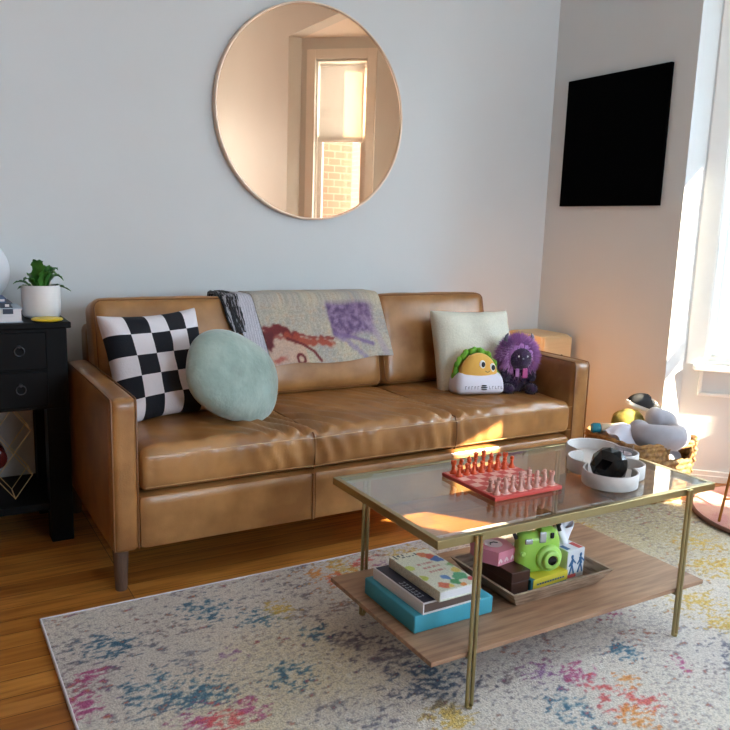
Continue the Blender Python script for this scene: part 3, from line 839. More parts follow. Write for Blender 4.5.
# ------------------------------------------------------------------ chess set
BXC, BYC, BS = .381, .250, .222
bd = thing('chess_board', 'red and pale pink wooden chess board on the glass table top', 'chess board', (BXC, BYC, TH))
b = nb(); bx(b, BXC-BS/2, BXC+BS/2, BYC-BS/2, BYC+BS/2, TH, TH+.0105, .0015); mk('board_base', b, M['board_red'], bd, world=True, smooth=False)
b = nb(); q = (BS-.014)/8
for i in range(8):
    for j in range(8):
        x = BXC-BS/2+.007+q*i; y = BYC-BS/2+.007+q*j
        bx(b, x, x+q, y, y+q, TH+.0104, TH+.0109, 0, 2, (i+j) % 2)
mk('squares', b, [M['board_red'], M['board_lt']], bd, world=True, smooth=False)
def piece_mesh(kind, m):
    b = nb(); S = {'pawn': .033, 'rook': .036, 'knight': .040, 'bishop': .043, 'queen': .051, 'king': .057}[kind]
    r = .0102 if kind != 'pawn' else .0092
    base = [(r, 0), (r, .003), (r*.92, .0042), (r*.8, .005), (r*.82, .0065), (r*.6, .0085)]
    if kind == 'pawn': lathe(b, base+[(r*.42, .014), (r*.38, .0195), (r*.62, .021), (r*.62, .0222), (r*.40, .0232), (r*.58, .0255), (r*.62, .028), (r*.5, .031), (r*.25, .0327), (0, .033)], 18)
    elif kind == 'rook': 
        lathe(b, base+[(r*.5, .014), (r*.46, .024), (r*.72, .026), (r*.74, .034), (r*.5, .034), (r*.48, .031), (0, .031)], 18)
        for k in range(4): box(b, (r*.6*math.cos(k*PI/2), r*.6*math.sin(k*PI/2), .0345), (.003, .003, .003))
    elif kind == 'knight':
        lathe(b, base+[(r*.56, .012), (r*.6, .0145), (0, .015)], 18)
        tube(b, [(0, .003, .013), (0, .0036, .021), (0, .0022, .029), (0, -.001, .035), (0, -.0045, .0352), (0, -.0085, .0305)], [.0055, .0052, .0048, .0046, .0043, .0028], 10)
        for s in (-1, 1): tube(b, [(s*.002, .001, .037), (s*.002, .0015, .0405)], [.0016, .0004], 6)
    else:
        H = S
        lathe(b, base+[(r*.46, .014), (r*.38, H*.56), (r*.66, H*.6), (r*.66, H*.63), (r*.42, H*.66)], 18)
        if kind == 'bishop': lathe(b, [(r*.42, H*.64), (r*.6, H*.75), (r*.5, H*.86), (r*.2, H*.93), (r*.22, H*.955), (r*.15, H*.99), (0, H)], 16)
        if kind == 'queen': lathe(b, [(r*.42, H*.64), (r*.62, H*.86), (r*.74, H*.91), (r*.5, H*.915), (r*.3, H*.94), (r*.22, H*.97), (0, H)], 16)
        if kind == 'king':
            lathe(b, [(r*.42, H*.64), (r*.66, H*.84), (r*.5, H*.885), (0, H*.895)], 16)
            box(b, (0, 0, H*.945), (.0022, .0022, H*.11)); box(b, (0, 0, H*.95), (.006, .0022, .0024))
    o = mk('chess_'+kind, b, m, None, angle=50)
    return o
ORDER = ['rook', 'knight', 'bishop', 'queen', 'king', 'bishop', 'knight', 'rook']
ordn = ['first', 'second', 'third', 'fourth', 'fifth', 'sixth', 'seventh', 'eighth']
ztop = TH+.0109
for side, mname, col in (('far', 'chess_red', 'terracotta'), ('near', 'chess_pink', 'dusty pink')):
    proto = {}
    edge = 'back edge of the board, nearest the sofa' if side == 'far' else 'front edge of the board, away from the sofa'
    for i in range(8):
        for kind, row in ((ORDER[i], 0), ('pawn', 1)):
            rank = (7-row) if side == 'far' else row
            x = BXC-BS/2+.007+q*(i+.5); y = BYC-BS/2+.007+q*(rank+.5)
            if kind not in proto: o = proto[kind] = piece_mesh(kind, M[mname])
            else: o = proto[kind].copy(); C.objects.link(o)
            o.location = (x+random.uniform(-.0015, .0015), y+random.uniform(-.0015, .0015), ztop); o.rotation_euler = (0, 0, (0 if side == 'far' else PI)+random.uniform(-.25, .25))
            if kind == 'pawn': lab = '%s chess pawn, %s from the left end of the %s pawn row' % (col, ordn[i], col)
            elif kind in ('queen', 'king'): lab = '%s chess %s at the %s edge of the board' % (col, kind, 'back' if side == 'far' else 'front')
            else: lab = '%s chess %s %s of its king at the %s edge of the board' % (col, kind, 'left' if i < 4 else 'right', 'back' if side == 'far' else 'front')
            tag(o, lab, 'chess piece', '%s chess pieces' % col)
# ------------------------------------------------------------------ scalloped tray and what it holds
lob = [(.642, .118, .073), (.730, .150, .056), (.785, .315, .078), (.690, .225, .070), (.80, .24, .062)]
tc_ = (.725, .215)
def outline(shrink, n=120):
    out = []
    for i in range(n):
        a = 2*PI*i/n; d = Vector((math.cos(a), math.sin(a))); best = .01
        for cx, cy, r in lob:
            r2 = r-shrink; o = Vector((tc_[0]-cx, tc_[1]-cy)); bb = o.dot(d); cc = o.dot(o)-r2*r2; D = bb*bb-cc
            if D > 0: best = max(best, -bb+math.sqrt(D))
        out.append((tc_[0]+d.x*best, tc_[1]+d.y*best))
    return out
def ring(shrink, z): return [Vector((x, y, z)) for x, y in outline(shrink)]
b = nb(); loft(b, [ring(.003, TH), ring(0, TH+.003), ring(0, TH+.038), ring(.002, TH+.040), ring(.006, TH+.038), ring(.007, TH+.008)])
tag(recentre(mk('scalloped_tray', b, M['concrete'], angle=50)), 'pale grey scalloped tray on the right half of the glass table', 'tray')
b = nb(); t = nb(); bmesh.ops.create_icosphere(t, subdivisions=2, radius=1)
for v in t.verts: v.co = Vector((v.co.x*.052, v.co.y*.050, max(v.co.z, -.72)*.050))
merge(b, t, (0, 0, .0335), (0, 0, .3))
o = mk('faceted_black_ornament', b, M['gloss_black'], smooth=False); o.location = (.662, .142, TH+.0085)
tag(o, 'glossy black faceted ornament standing in the grey scalloped tray', 'ornament')
v_ = thing('glass_candle', 'small clear glass candle cup at the back of the grey scalloped tray', 'candle', (.815, .228, TH+.008))
b = nb(); lathe(b, [(.027, 0), (.028, .05), (.0255, .05), (.0245, .006), (0, .006)], 28, cap=False); bmesh.ops.contextual_create(b, geom=[]) if 0 else None
lathe(b, [(.027, 0), (0, 0)], 28, cap=False)
mk('cup', b, M['clear'], v_)
b = nb(); lathe(b, [(.0235, .0065), (.0235, .026), (0, .026)], 24); mk('wax', b, M['wax'], v_)
b = nb(); tube(b, [(0, 0, .025), (0, .001, .034)], .001, 6); mk('wick', b, M['ink'], v_)

# ------------------------------------------------------------------ books and tray on the lower shelf
b = nb(); bx(b, .034, .268, .120, .352, SH, SH+.045, .004, 3)
tag(recentre(mk('turquoise_box', b, M['turq'])), 'flat turquoise cloth box under the book stack on the lower table shelf', 'box')
def book(name, label, cat, x0, x1, y0, y1, z0, z1, rz, cover, pages, spine='left', cov=.003):
    cx, cy = (x0+x1)/2, (y0+y1)/2; hx, hy = (x1-x0)/2, (y1-y0)/2; H = z1-z0
    r_ = thing(name, label, cat, (cx, cy, z0), (0, 0, rz))
    f = nb(); bx(f, -hx+.003, hx-.004, -hy+.004, hy-.004, cov, H-cov); mk('page_block', f, pages, r_, smooth=False)
    f = nb(); bx(f, -hx, hx, -hy, hy, 0, cov, .0006); bx(f, -hx, hx, -hy, hy, H-cov, H, .0006); bx(f, -hx, -hx+.003, -hy, hy, cov, H-cov)
    cv = mk('cover', f, cover, r_, smooth=False)
    return r_, cv, hx, hy, H
zb = SH+.045
bk, cv, hx, hy, H = book('navy_book', 'navy book with brown sides between the turquoise box and the floral book', 'book', .052, .226, .118, .338, zb, zb+.029, R(1), M['paper'], M['bookbrown'])
b = nb(); bx(b, -hx+.004, hx-.004, -hy+.004, hy-.004, H, H+.001); mk('cover_panel', b, M['navy'], cv, smooth=False)
b = nb()
for i in range(7):
    yy = -hy+.03+.013*i
    bx(b, -hx+.008, -hx+.017, yy, yy+.0025, H+.001, H+.0014); bx(b, -hx+.008, -hx+.0105, yy, yy+.008, H+.001, H+.0014)
    bx(b, -hx+.020, -hx+.024, yy, yy+.007, H+.001, H+.0014)
mk('cover_lettering', b, M['greybook'], cv, smooth=False)
zb += .0304
bk, cv, hx, hy, H = book('floral_book', 'book with colourful floral cover on top of the stack on the lower shelf', 'book', .088, .207, .104, .322, zb, zb+.026, R(1), M['col'], M['paper'])
bmx = cv.data
b = nb(); sheet(b, lambda u, v: Vector((-hx+2*hx*u, -hy+2*hy*v, H+.0004)), 48, 84, .0006)
fl = mk('cover_art', b, M['col'], cv, smooth=False)
paint(cv, lambda co: (222, 222, 206))
FL_ = [(.82, .80, .10, (226, 92, 60)), (.88, .70, .10, (70, 110, 176)), (.70, .88, .09, (232, 128, 72)), (.25, .10, .10, (228, 110, 70)), (.55, .12, .10, (84, 164, 96)), (.80, .22, .13, (96, 176, 120)), (.5, .25, .07, (104, 146, 200)), (.9, .35, .09, (240, 206, 96)), (.1, .35, .08, (206, 214, 90)), (.08, .62, .09, (214, 220, 110)), (.62, .03, .07, (240, 150, 70)), (.35, .05, .06, (240, 206, 90)), (.95, .10, .07, (222, 80, 80)), (.95, .52, .08, (150, 190, 120))]
def flcol(co):
    u = (co.x+hx)/(2*hx); v = (co.y+hy)/(2*hy); c = (236, 232, 208)
    for x, y, r, k in FL_:
        d = .72*math.hypot((u-x), (v-y)*1.7)+.05*noise.noise(Vector((u*9, v*14, x*7)))
        c = mixc(c, k, sstep(r, r-.03, d))
    for yy in (.45, .55, .66):
        if abs(v-yy) < .022 and .3 < u < .75 and noise.noise(Vector((u*40, yy*9, 1))) > -.1: c = mixc(c, (206, 130, 116), .7)
    if v > .9 and u < .62 and noise.noise(Vector((u*16, v*14, 4))) > .15: c = (60, 66, 70)
    return c
paint(fl, flcol)

TZ = SH
tr = thing('wooden_tray', 'weathered wooden tray with flared sides on the lower table shelf', 'tray', (.47, .215, TZ))
def frus(z, k, o=0): # corners between base (0) and rim (1)
    x0 = .345-.041*k+o; x1 = .628+.026*k-o; y0 = .120-.034*k+o; y1 = .315+.035*k-o
    return [Vector((x0, y0, z)), Vector((x1, y0, z)), Vector((x1, y1, z)), Vector((x0, y1, z))]
b = nb(); loft(b, [frus(TZ, 0), frus(TZ+.050, 1), frus(TZ+.050, 1, .008), frus(TZ+.008, .1, .008)])
mk('tray_body', b, M['traywood'], tr, world=True, smooth=False)
TF = TZ+.008
b = nb(); bx(b, .357, .416, .156, .306, TF, TF+.034, .002); bx(b, .355, .418, .154, .308, TF+.034, TF+.062, .002)
o = recentre(mk('brown_wooden_box', b, M['brownbox'], smooth=False)); tag(o, 'dark brown wooden box at the left end of the wooden tray under the pink box', 'box')
r_ = thing('pink_card_box', 'pink six-sided card box with heart print on the brown wooden box', 'box', (.377, .262, TF+.062), (0, 0, R(8))); r_.scale = (.84, .9, 1)
b = nb()
hexp = [(-.060, .0), (-.040, -.058), (.036, -.058), (.058, -.002), (.040, .056), (-.038, .056)]
loft(b, [[Vector((x, y, 0)) for x, y in hexp], [Vector((x, y, .034)) for x, y in hexp]]); mk('box_body', b, M['pink'], r_, smooth=False)
b = nb(); loft(b, [[Vector((x*1.03, y*1.03, .022)) for x, y in hexp], [Vector((x*1.03, y*1.03, .038)) for x, y in hexp]])
ld = mk('lid', b, M['pink'], r_, smooth=False)
b = nb(); lathe(b, [(.030, .0380), (.030, .0386)], 24); mk('round_print', b, M['palepink'], ld)
b = nb(); tube(b, [(-.015, -.004, .039), (-.005, .006, .039), (.008, .004, .039), (.016, -.006, .039)], .0016, 6); mk('ribbon_print', b, M['ink'], ld)
b = nb()
for x in (-.030, -.002, .026):
    for s in (-1, 1): box(b, (x+s*.0036, -.0585, .0125), (.0065, .0012, .013), .0005, 1, (0, s*R(-38), 0))
mk('heart_print', b, M['palepink'], r_, smooth=False)

r_ = thing('yellow_card_box', 'yellow and teal card box under the green instant camera', 'box', (.487, .198, TF), (0, 0, R(3)))
b = nb(); bx(b, -.068, .068, -.042, .042, 0, .030, .001); mk('box_body', b, M['tealcard'], r_, smooth=False)
b = nb(); bx(b, -.060, .069, -.0428, -.0418, .003, .029); bx(b, -.055, .069, -.0428, .042, .0295, .0306); mk('yellow_sleeve', b, M['yelbox'], r_, smooth=False)
b = nb()
for i in range(11): bx(b, -.046+.0095*i, -.040+.0095*i, -.0434, -.0427, .012, .0165)
mk('box_lettering', b, M['blueprint'], r_, smooth=False)
cm = thing('instant_camera', 'lime green rounded instant camera standing in the wooden tray', 'camera', (.474, .196, TF+.0306), (0, 0, R(-14)))
def cfn(q, un):
    if un.z > .9 and q.x > .0: q.z += .010*sstep(.0, .012, q.x)
    if un.x > 0: q.x -= .006*abs(un.z)**3
    return q
b = nb(); puffbox(b, (.126, .050, .112), .022, 14, cfn, (0, 0, .056)); bd_ = mk('camera_body', b, M['lime'], cm, angle=60)
b = nb(); lathe(b, [(.036, 0), (.036, .012), (.033, .016), (.026, .018), (.025, .028), (.022, .030), (.015, .030), (.013, .026), (0, .026)], 36, (.022, -.020, .046), 0, (R(90), 0, 0))
lz = mk('lens_barrel', b, M['lime2'], cm, angle=35)
b = nb(); lathe(b, [(.0135, .024), (.012, .029), (0, .0315)], 28, (.022, -.020, .046), 0, (R(90), 0, 0)); mk('lens', b, M['lens'], lz)
b = nb(); puffbox(b, (.020, .006, .030), .0028, 6, c=(.002, -.0245, .103)); mk('viewfinder', b, M['silver'], cm)
b = nb(); puffbox(b, (.010, .006, .016), .0028, 6, c=(.030, -.0245, .106)); mk('light_sensor', b, M['lens'], cm)
b = nb(); puffbox(b, (.022, .006, .014), .0028, 6, c=(-.038, -.0245, .094)); mk('flash_window', b, M['silver'], cm)
b = nb(); lathe(b, [(.007, 0), (.007, .004), (.005, .006), (0, .006)], 18, (-.052, -.020, .060), 0, (R(90), 0, 0)); mk('shutter_button', b, M['lime2'], cm)
b = nb()
pts = [(-.062, 0, .095), (-.070, .004, .112), (-.050, .010, .124), (-.02, .006, .129), (.012, -.004, .132), (.040, .004, .137), (.062, .010, .128), (.068, .004, .105)]
tube(b, pts, .0055, 8); tube(b, [(.0, .012, .118), (.02, .02, .138), (.045, .014, .142), (.066, .0, .122)], .005, 8)
mk('wrist_strap', b, M['strap'], cm)

r_ = thing('tissue_box', 'white tissue box with blue figures at the right end of the wooden tray', 'tissue box', (.599, .212, TF), (0, 0, R(4)))
hb = .043
b = nb(); bx(b, -.032, .032, -.055, .055, 0, .082, .0015) if 0 else bx(b, -.048, .019, -.050, .050, 0, .082, .0015); mk('carton', b, M['tissuebox'], r_, smooth=False)
b = nb()
for x, s in ((-.030, 1), (.004, -1)):
    yy = -.0505
    ball(b, (x, yy, .064), (.005, .0012, .006), 12, 8); box(b, (x, yy, .048), (.009, .0014, .022), .0005, 1, (0, s*.25, 0))
    box(b, (x-.006, yy, .046), (.004, .0014, .020), 0, 1, (0, .6, 0)); box(b, (x+.008, yy, .050), (.004, .0014, .018), 0, 1, (0, -.8, 0))
    box(b, (x-.005, yy, .026), (.0045, .0014, .026), 0, 1, (0, .35, 0)); box(b, (x+.005, yy, .026), (.0045, .0014, .026), 0, 1, (0, -.3, 0))
mk('figure_print', b, M['blueprint'], r_, smooth=False)
b = nb(); bx(b, -.044, -.012, -.0508, -.0502, .004, .014); mk('red_print', b, M['redprint'], r_, smooth=False)
b = nb(); bx(b, -.002, .014, -.046, -.010, .0822, .0828); mk('red_print', b, M['redprint'], r_, smooth=False)
b = nb(); bx(b, -.042, -.028, -.040, -.012, .0822, .0828); mk('top_print', b, M['blueprint'], r_, smooth=False)
b = nb()
def tis(u, v):
    a = 2*PI*u; rr = (.016+.012*v)*(1+.35*math.sin(3*a+v*4)); return Vector((-.012+rr*math.cos(a)*1.2-.012*v, .002+rr*math.sin(a)*.6, .082+.062*v*(1+.22*math.sin(2*a+1))))
sheet(b, tis, 40, 10, .001); mk('tissue', b, M['tissue'], r_, angle=70)

# ------------------------------------------------------------------ basket by the sofa arm
bk = thing('seagrass_basket', 'square woven seagrass basket between the sofa arm and the bay window', 'basket', (1.665, .868, .0118), (0, 0, R(-4)))
NS, NR = 176, 44
def rsq(hx, hy, r, k):
    """point and outward normal k in 0..1 around a rounded rectangle, starting at the middle of the front (-y)"""
    segs = [(2*hx-2*r, 0), (PI/2*r, 1), (2*hy-2*r, 0), (PI/2*r, 1), (2*hx-2*r, 0), (PI/2*r, 1), (2*hy-2*r, 0), (PI/2*r, 1)]
    tot = sum(s[0] for s in segs); d = (k % 1)*tot
    st = [((-hx+r, -hy), 0), ((hx-r, -hy), 0), ((hx, -hy+r), 90), ((hx, hy-r), 90), ((hx-r, hy), 180), ((-hx+r, hy), 180), ((-hx, hy-r), 270), ((-hx, -hy+r), 270)]
    for k2, ((L_, arc), ((x, y), a)) in enumerate(zip(segs, st)):
        if d <= L_ or k2 == 7:
            ar = R(a)
            if not arc: return Vector((x+d*math.cos(ar), y+d*math.sin(ar), 0)), Vector((math.sin(ar), -math.cos(ar), 0))
            cx, cy = x-math.sin(ar)*r, y+math.cos(ar)*r; t = ar-PI/2+d/r
            return Vector((cx+r*math.cos(t), cy+r*math.sin(t), 0)), Vector((math.cos(t), math.sin(t), 0))
        d -= L_
    return Vector((x, y, 0)), Vector((0, -1, 0))
BH = .256
b = nb(); grid = []
for j in range(NR+1):
    z = BH*j/NR; f = j/NR
    hx = .150+.032*math.sin(f*PI*.55); hy = .125+.030*math.sin(f*PI*.55)
    row = []
    for i in range(NS):
        p, nn_ = rsq(hx, hy, .055, i/NS)
        ph = (i/8.0 + .5*(int(j/4) % 2))*PI
        bump = .011*math.sin((j % 4+.5)*PI/4)*(.35+.65*abs(math.sin(ph))) + .002*noise.noise(Vector((i*.4, j*.4, 0)))
        row.append(b.verts.new(p+nn_*bump+Vector((0, 0, z+.002*math.sin(ph*1.0)))))
    grid.append(row)
def hole(i, j):
    k = (i+.5)/NS; zz = (j+.5)/NR
    p, _ = rsq(.18, .155, .055, k)
    return p.y < -.13 and abs(p.x-.055) < .062 and .72 < zz < .90
for j in range(NR):
    for i in range(NS):
        if not hole(i, j): b.faces.new((grid[j][i], grid[j][(i+1) % NS], grid[j+1][(i+1) % NS], grid[j+1][i]))
b.faces.new([v for v in grid[0]][::-1])
body = mk('woven_body', b, M['basket'], bk, angle=80)
so = body.modifiers.new('thickness', 'SOLIDIFY'); so.thickness = .008; so.offset = -1
paint(body, lambda co: mixc((196, 152, 92), (122, 84, 44), .5+.9*noise.noise(Vector((math.atan2(co.y, co.x)*14, co.z*60, 2)))))
b = nb()
tube(b, [rsq(.183, .156, .056, i/90)[0]+Vector((0, 0, BH+.003*math.sin(i*1.7))) for i in range(90)], .0085, 8, True)
mk('rim', b, M['seagrass'], bk)
b = nb(); tube(b, [(.055-.062, -.156, .19), (.055-.07, -.158, .215), (.055-.06, -.158, .24), (.055+.06, -.158, .24), (.055+.07, -.158, .215), (.055+.062, -.156, .19)], .007, 8); mk('handle', b, M['seagrass'], bk)

# things in the basket (stacked on a folded blanket that fills it)
b = nb(); puffbox(b, (.285, .235, .20), .04, 12, lambda q, un: q+Vector((0, 0, .012*noise.noise(q*14))), (0, 0, 0))
o = mk('folded_grey_blanket', b, M['greyplush']); o.location = (1.665, .868, .118); o.rotation_euler = (0, 0, R(-4)); tag(o, 'grey blanket filling the seagrass basket, seen through its handle hole', 'blanket')
b = nb()
pts = []; rr = []
for i in range(41):
    a = R(-250+320*i/40) ; k = 1
    pts.append((.098*math.cos(a), .070*math.sin(a), .012*math.sin(a*2))); rr.append(.050*(1-.10*abs(i-20)/20)*(.55 if i in (0, 40) else .85 if i in (1, 39) else 1))
tube(b, pts, rr, 18)
for v in b.verts: v.co += v.co.normalized()*(.0022*math.sin(math.atan2(v.co.y, v.co.x)*44)+.004*noise.noise(v.co*20))
o = mk('ring_pillow', b, M['greyplush'], angle=80); o.location = (1.690, .800, .300); o.rotation_euler = (R(16), R(-4), R(14)); tag(o, 'rolled pale grey ring pillow on top of the seagrass basket', 'pillow')
b = nb()
def clo(u, v): return Vector((-.075+.15*u+.006*math.sin(v*9), -.065+.13*v, .030*math.sin(PI*u)*math.sin(PI*v)**.5+.01*noise.noise(Vector((u*4, v*4, 1)))-.05*(max(0, .25-v)/.25)**2))
sheet(b, clo, 24, 24, .020)
o = mk('white_cloth', b, M['whitecloth'], angle=80); o.location = (1.572, .875, .280); o.rotation_euler = (0, 0, R(-8)); tag(o, 'folded white cloth in the basket left of the ring pillow', 'cloth')
r_ = thing('teal_capped_bottle', 'beige bottle with a teal cap lying at the left rim of the basket', 'bottle', (1.520, .945, .292), (R(90), 0, R(62)))
b = nb(); lathe(b, [(.018, -.01), (.020, -.005), (.020, .055), (.017, .062)], 22); mk('bottle_body', b, M['beige'], r_)
b = nb(); lathe(b, [(.0165, -.011), (.021, -.014), (.021, -.04), (.017, -.047), (0, -.048)], 22); mk('cap', b, M['teal'], r_)
b = nb(); 
ball(b, (0, 0, 0), (.085, .055, .05), 30, 18, fn=lambda q: q*(1+.16*noise.noise(q*22)))
o = mk('mustard_cloth', b, M['yellowcloth'], angle=80); o.location = (1.690, .960, .305); tag(o, 'crumpled mustard cloth at the back of the basket under the black shoe', 'cloth')
sh_ = thing('canvas_shoe', 'black canvas shoe with white rubber sole on top of the basket', 'shoe', (1.785, .972, .345), (R(12), R(18), R(-14)))
def sole(z, g):
    out = []
    for i in range(28):
        a = 2*PI*i/28; x = .095*math.cos(a); w = (.034+.006*math.cos(a)) * (1 if abs(x) > .02 else .92)
        out.append(Vector((x*g, w*math.sin(a)*g, z)))
    return out
b = nb(); loft(b, [sole(0, .96), sole(.002, 1), sole(.016, 1), sole(.018, .96)]); mk('sole', b, M['rubber'], sh_)
b = nb(); ball(b, (0, 0, .016), (.090, .033, .046), 28, 18, fn=lambda q: Vector((q.x, q.y, max(q.z, 0)*(1.15 if q.x < 0 else .75+.4*max(0, -q.x/.09)))))
up = mk('upper', b, M['shoeblk'], sh_)
b = nb()
for i in range(4):
    x = .012+.013*i; zz = .016+.046*math.sqrt(1-(x/.09)**2)*.77
    tube(b, [(x-.004, -.018, zz-.007), (x, 0, zz+.003), (x+.004, .018, zz-.007)], .0022, 6)
mk('laces', b, M['rubber'], sh_)

# ------------------------------------------------------------------ pale wooden box in the corner
r_ = thing('birch_box', 'pale birch box standing in the room corner behind the right sofa arm', 'box', (1.775, 1.635, 0))
b = nb(); puffbox(b, (.205, .25, .595), .02, 8, c=(0, 0, .2975)); mk('box_body', b, M['plywood'], r_, angle=50)
b = nb(); puffbox(b, (.185, .012, .30), .0055, 8, c=(.004, -.1285, .435)); mk('front_panel', b, M['plywood'], r_, angle=50)
b = nb(); lathe(b, [(.008, 0), (.008, .003), (0, .003)], 16, (.03, -.134, .492), 0, (R(90), 0, 0)); mk('finger_hole', b, M['ink'], r_)

# ------------------------------------------------------------------ round pink rug and gold-legged stand
b = nb(); PR = .37; pc_ = (1.985, .375)
prof = [(PR-.004, .0), (PR, .004), (PR, .020), (PR-.008, .026), (PR*.8, .029)]
pr_ = thing('round_pink_rug', 'round dusty pink pile mat at the bay window, partly over the large rug', 'mat', (*pc_, .0125))
b = nb(); lathe(b, [(PR-.012, .002), (PR-.008, .017), (PR-.02, .021), (PR*.7, .022), (PR*.35, .0225), (0, .0225)], 72); mk('pile', b, M['pinkrug'], pr_)
b = nb(); tube(b, [((PR-.004)*math.cos(2*PI*i/72), (PR-.004)*math.sin(2*PI*i/72), .009) for i in range(72)], .0085, 8, True); mk('binding', b, M['rugbind'], pr_)
PZ = .0125+.0223
st = thing('gold_side_table', 'gold wire legged side table standing on the round pink mat', 'table', (1.846, .377, PZ))
H_ = .52
for k in range(4):
    a = R(158.5+90*k); b = nb(); tube(b, [(.218*math.cos(a), .218*math.sin(a), 0), (.150*math.cos(a), .150*math.sin(a), H_)], .0052, 10); mk('leg', b, M['copper'], st)
b = nb()
for k in (0, 1):
    a = R(158.5+90*k); c_ = Vector((.206*math.cos(a), .206*math.sin(a), .088)); tube(b, [c_, Vector((-c_.x, -c_.y, c_.z))], .0042, 8)
mk('crossbar', b, M['copper'], st)
b = nb(); lathe(b, [(.156, H_), (.156, H_+.018), (.152, H_+.020), (0, H_+.020)], 48); mk('table_top', b, M['copper'], st)

# ------------------------------------------------------------------ black side table and what stands on it
SX, SXL, SYf, SYb = -.487, -1.03, 1.40, 1.765
sd = thing('black_side_table', 'black painted side table with two ring-pull drawers beside the sofa', 'side table', ((SX+SXL)/2, 1.58, 0))
b = nb(); bx(b, SXL, SX, SYf-.012, SYb+.01, .728, .748, .003); mk('table_top', b, M['black'], sd, world=True, smooth=False)
b = nb(); bx(b, SXL+.012, SX-.012, SYf+.006, SYb, .462, .728); mk('carcass', b, M['black'], sd, world=True, smooth=False)
for zc, zh in ((.655, .122), (.530, .116)):
    b = nb(); bx(b, SXL+.075, SX-.075, SYf+.001, SYf+.012, zc-zh/2, zc+zh/2, .003); dr = mk('drawer', b, M['black'], sd, world=True, smooth=False)
    for x in (-.645, -.875):
        b = nb(); lathe(b, [(.006, 0), (.006, .006), (.003, .010), (0, .010)], 14, (x, SYf+.001, zc+.017), 0, (R(90), 0, 0))
        tube(b, [(x+.0145*math.cos(2*PI*i/28), SYf-.008, zc+.003+.0145*math.sin(2*PI*i/28)) for i in range(28)], .0019, 8, True)
        mk('ring_pull', b, M['pull'], dr, world=True)
for x0 in (SXL+.012, SX-.082):
    for y0 in (SYf+.002, SYb-.072):
        b = nb(); bx(b, x0, x0+.07, y0, y0+.07, 0, .462, .002); mk('leg', b, M['black'], sd, world=True, smooth=False)
b = nb(); bx(b, SXL+.02, SX-.02, SYf+.012, SYb-.005, .112, .138, .002); mk('lower_shelf', b, M['black'], sd, world=True, smooth=False)
ZT2 = .748
pl = thing('potted_fern', 'green leafy plant in a white ceramic pot on the black side table', 'potted plant', (-.553, 1.545, ZT2))
b = nb(); lathe(b, [(.050, 0), (.056, .004), (.0605, .012), (.0615, .106), (.0600, .109), (.0575, .106), (.0565, .082), (0, .082)], 40); mk('pot', b, M['white'], pl)
b = nb(); lathe(b, [(.0568, .0815), (.03, .088), (0, .088)], 20); sl = mk('soil', b, M['soil'], pl)
rnd = random.Random(5)
def leaf(az, out, up, w, curl):
    b = nb(); n = 14
    def P(u, v):
        t = v; s = (u-.5)*2
        ww = w*math.sin(PI*min(1, t*.92+.08))**.7*(1+.18*math.sin(t*26+s))
        r = out*t; z = .082+up*math.sin(min(1, t*1.05)*PI/2*curl)/math.sin(PI/2*min(1, curl)) 
        ca, sa = math.cos(az), math.sin(az)
        return Vector((ca*(.012+r)-sa*s*ww, sa*(.012+r)+ca*s*ww, z+abs(s)*ww*.35+.003*math.sin(t*30)*abs(s)))
    sheet(b, P, 4, n, .001); mk('leaf', b, M['leaf'], pl, angle=80)
for az, out, up, w, cu in ((2.95, .072, .036, .016, 1.35), (3.3, .062, .022, .014, 1.5), (-2.0, .016, .108, .021, 1.), (-1.2, .024, .070, .020, 1.), (-.5, .040, .068, .022, 1.2), (.05, .062, .056, .023, 1.45), (.3, .05, .080, .021, 1.2), (1.5, .03, .075, .020, 1.1), (2.3, .04, .060, .018, 1.2), (-2.7, .05, .048, .018, 1.3), (-.15, .082, .020, .018, 1.75), (.9, .036, .086, .019, 1.2)):
    leaf(az, out, up, w, cu)
b = nb(); lathe(b, [(.030, 0), (.046, .003), (.049, .006), (.046, .010), (.030, .0125), (0, .013)], 32)
o = mk('yellow_dish', b, M['yellow']); o.location = (-.553, 1.430, ZT2); tag(o, 'flat round yellow dish at the front of the black side table', 'dish')
z_ = ZT2
bk_, cv, hx, hy, H = book('grey_book', 'thick pale grey book lying on the black side table, lowest of its stack', 'book', -.81, -.627, 1.412, 1.56, z_, z_+.046, 0, M['greybook'], M['paper']); z_ += .0463
b = nb(); bx(b, hx-.058, hx-.028, -hy-.0006, -hy, .028, .044); mk('cover_label', b, M['darkbook'], cv, smooth=False)
bk_, cv, hx, hy, H = book('dark_blue_book', 'thin dark blue book with a white mark on the pale grey book', 'book', -.82, -.655, 1.42, 1.55, z_, z_+.016, 0, M['darkbook'], M['darkbook']); z_ += .0163
b = nb(); bx(b, hx-.022, hx-.010, -hy-.0006, -hy, .004, .012); mk('cover_label', b, M['paper'], cv, smooth=False)
book('slate_blue_book', 'slate blue book on top of the stack beside the globe lamp', 'book', -.83, -.672, 1.43, 1.545, z_, z_+.014, 0, M['bluebook'], M['paper'])
lp = thing('globe_lamp', 'white globe table lamp at the left rim of the picture on the black side table', 'lamp', (-.749, 1.655, ZT2))
b = nb(); lathe(b, [(.055, 0), (.055, .012), (.04, .018), (.03, .045), (.03, .05)], 32); mk('lamp_base', b, M['white'], lp)
b = nb(); ball(b, (0, 0, .150), .115, 48, 32); mk('lamp_shade', b, M['milk'], lp)

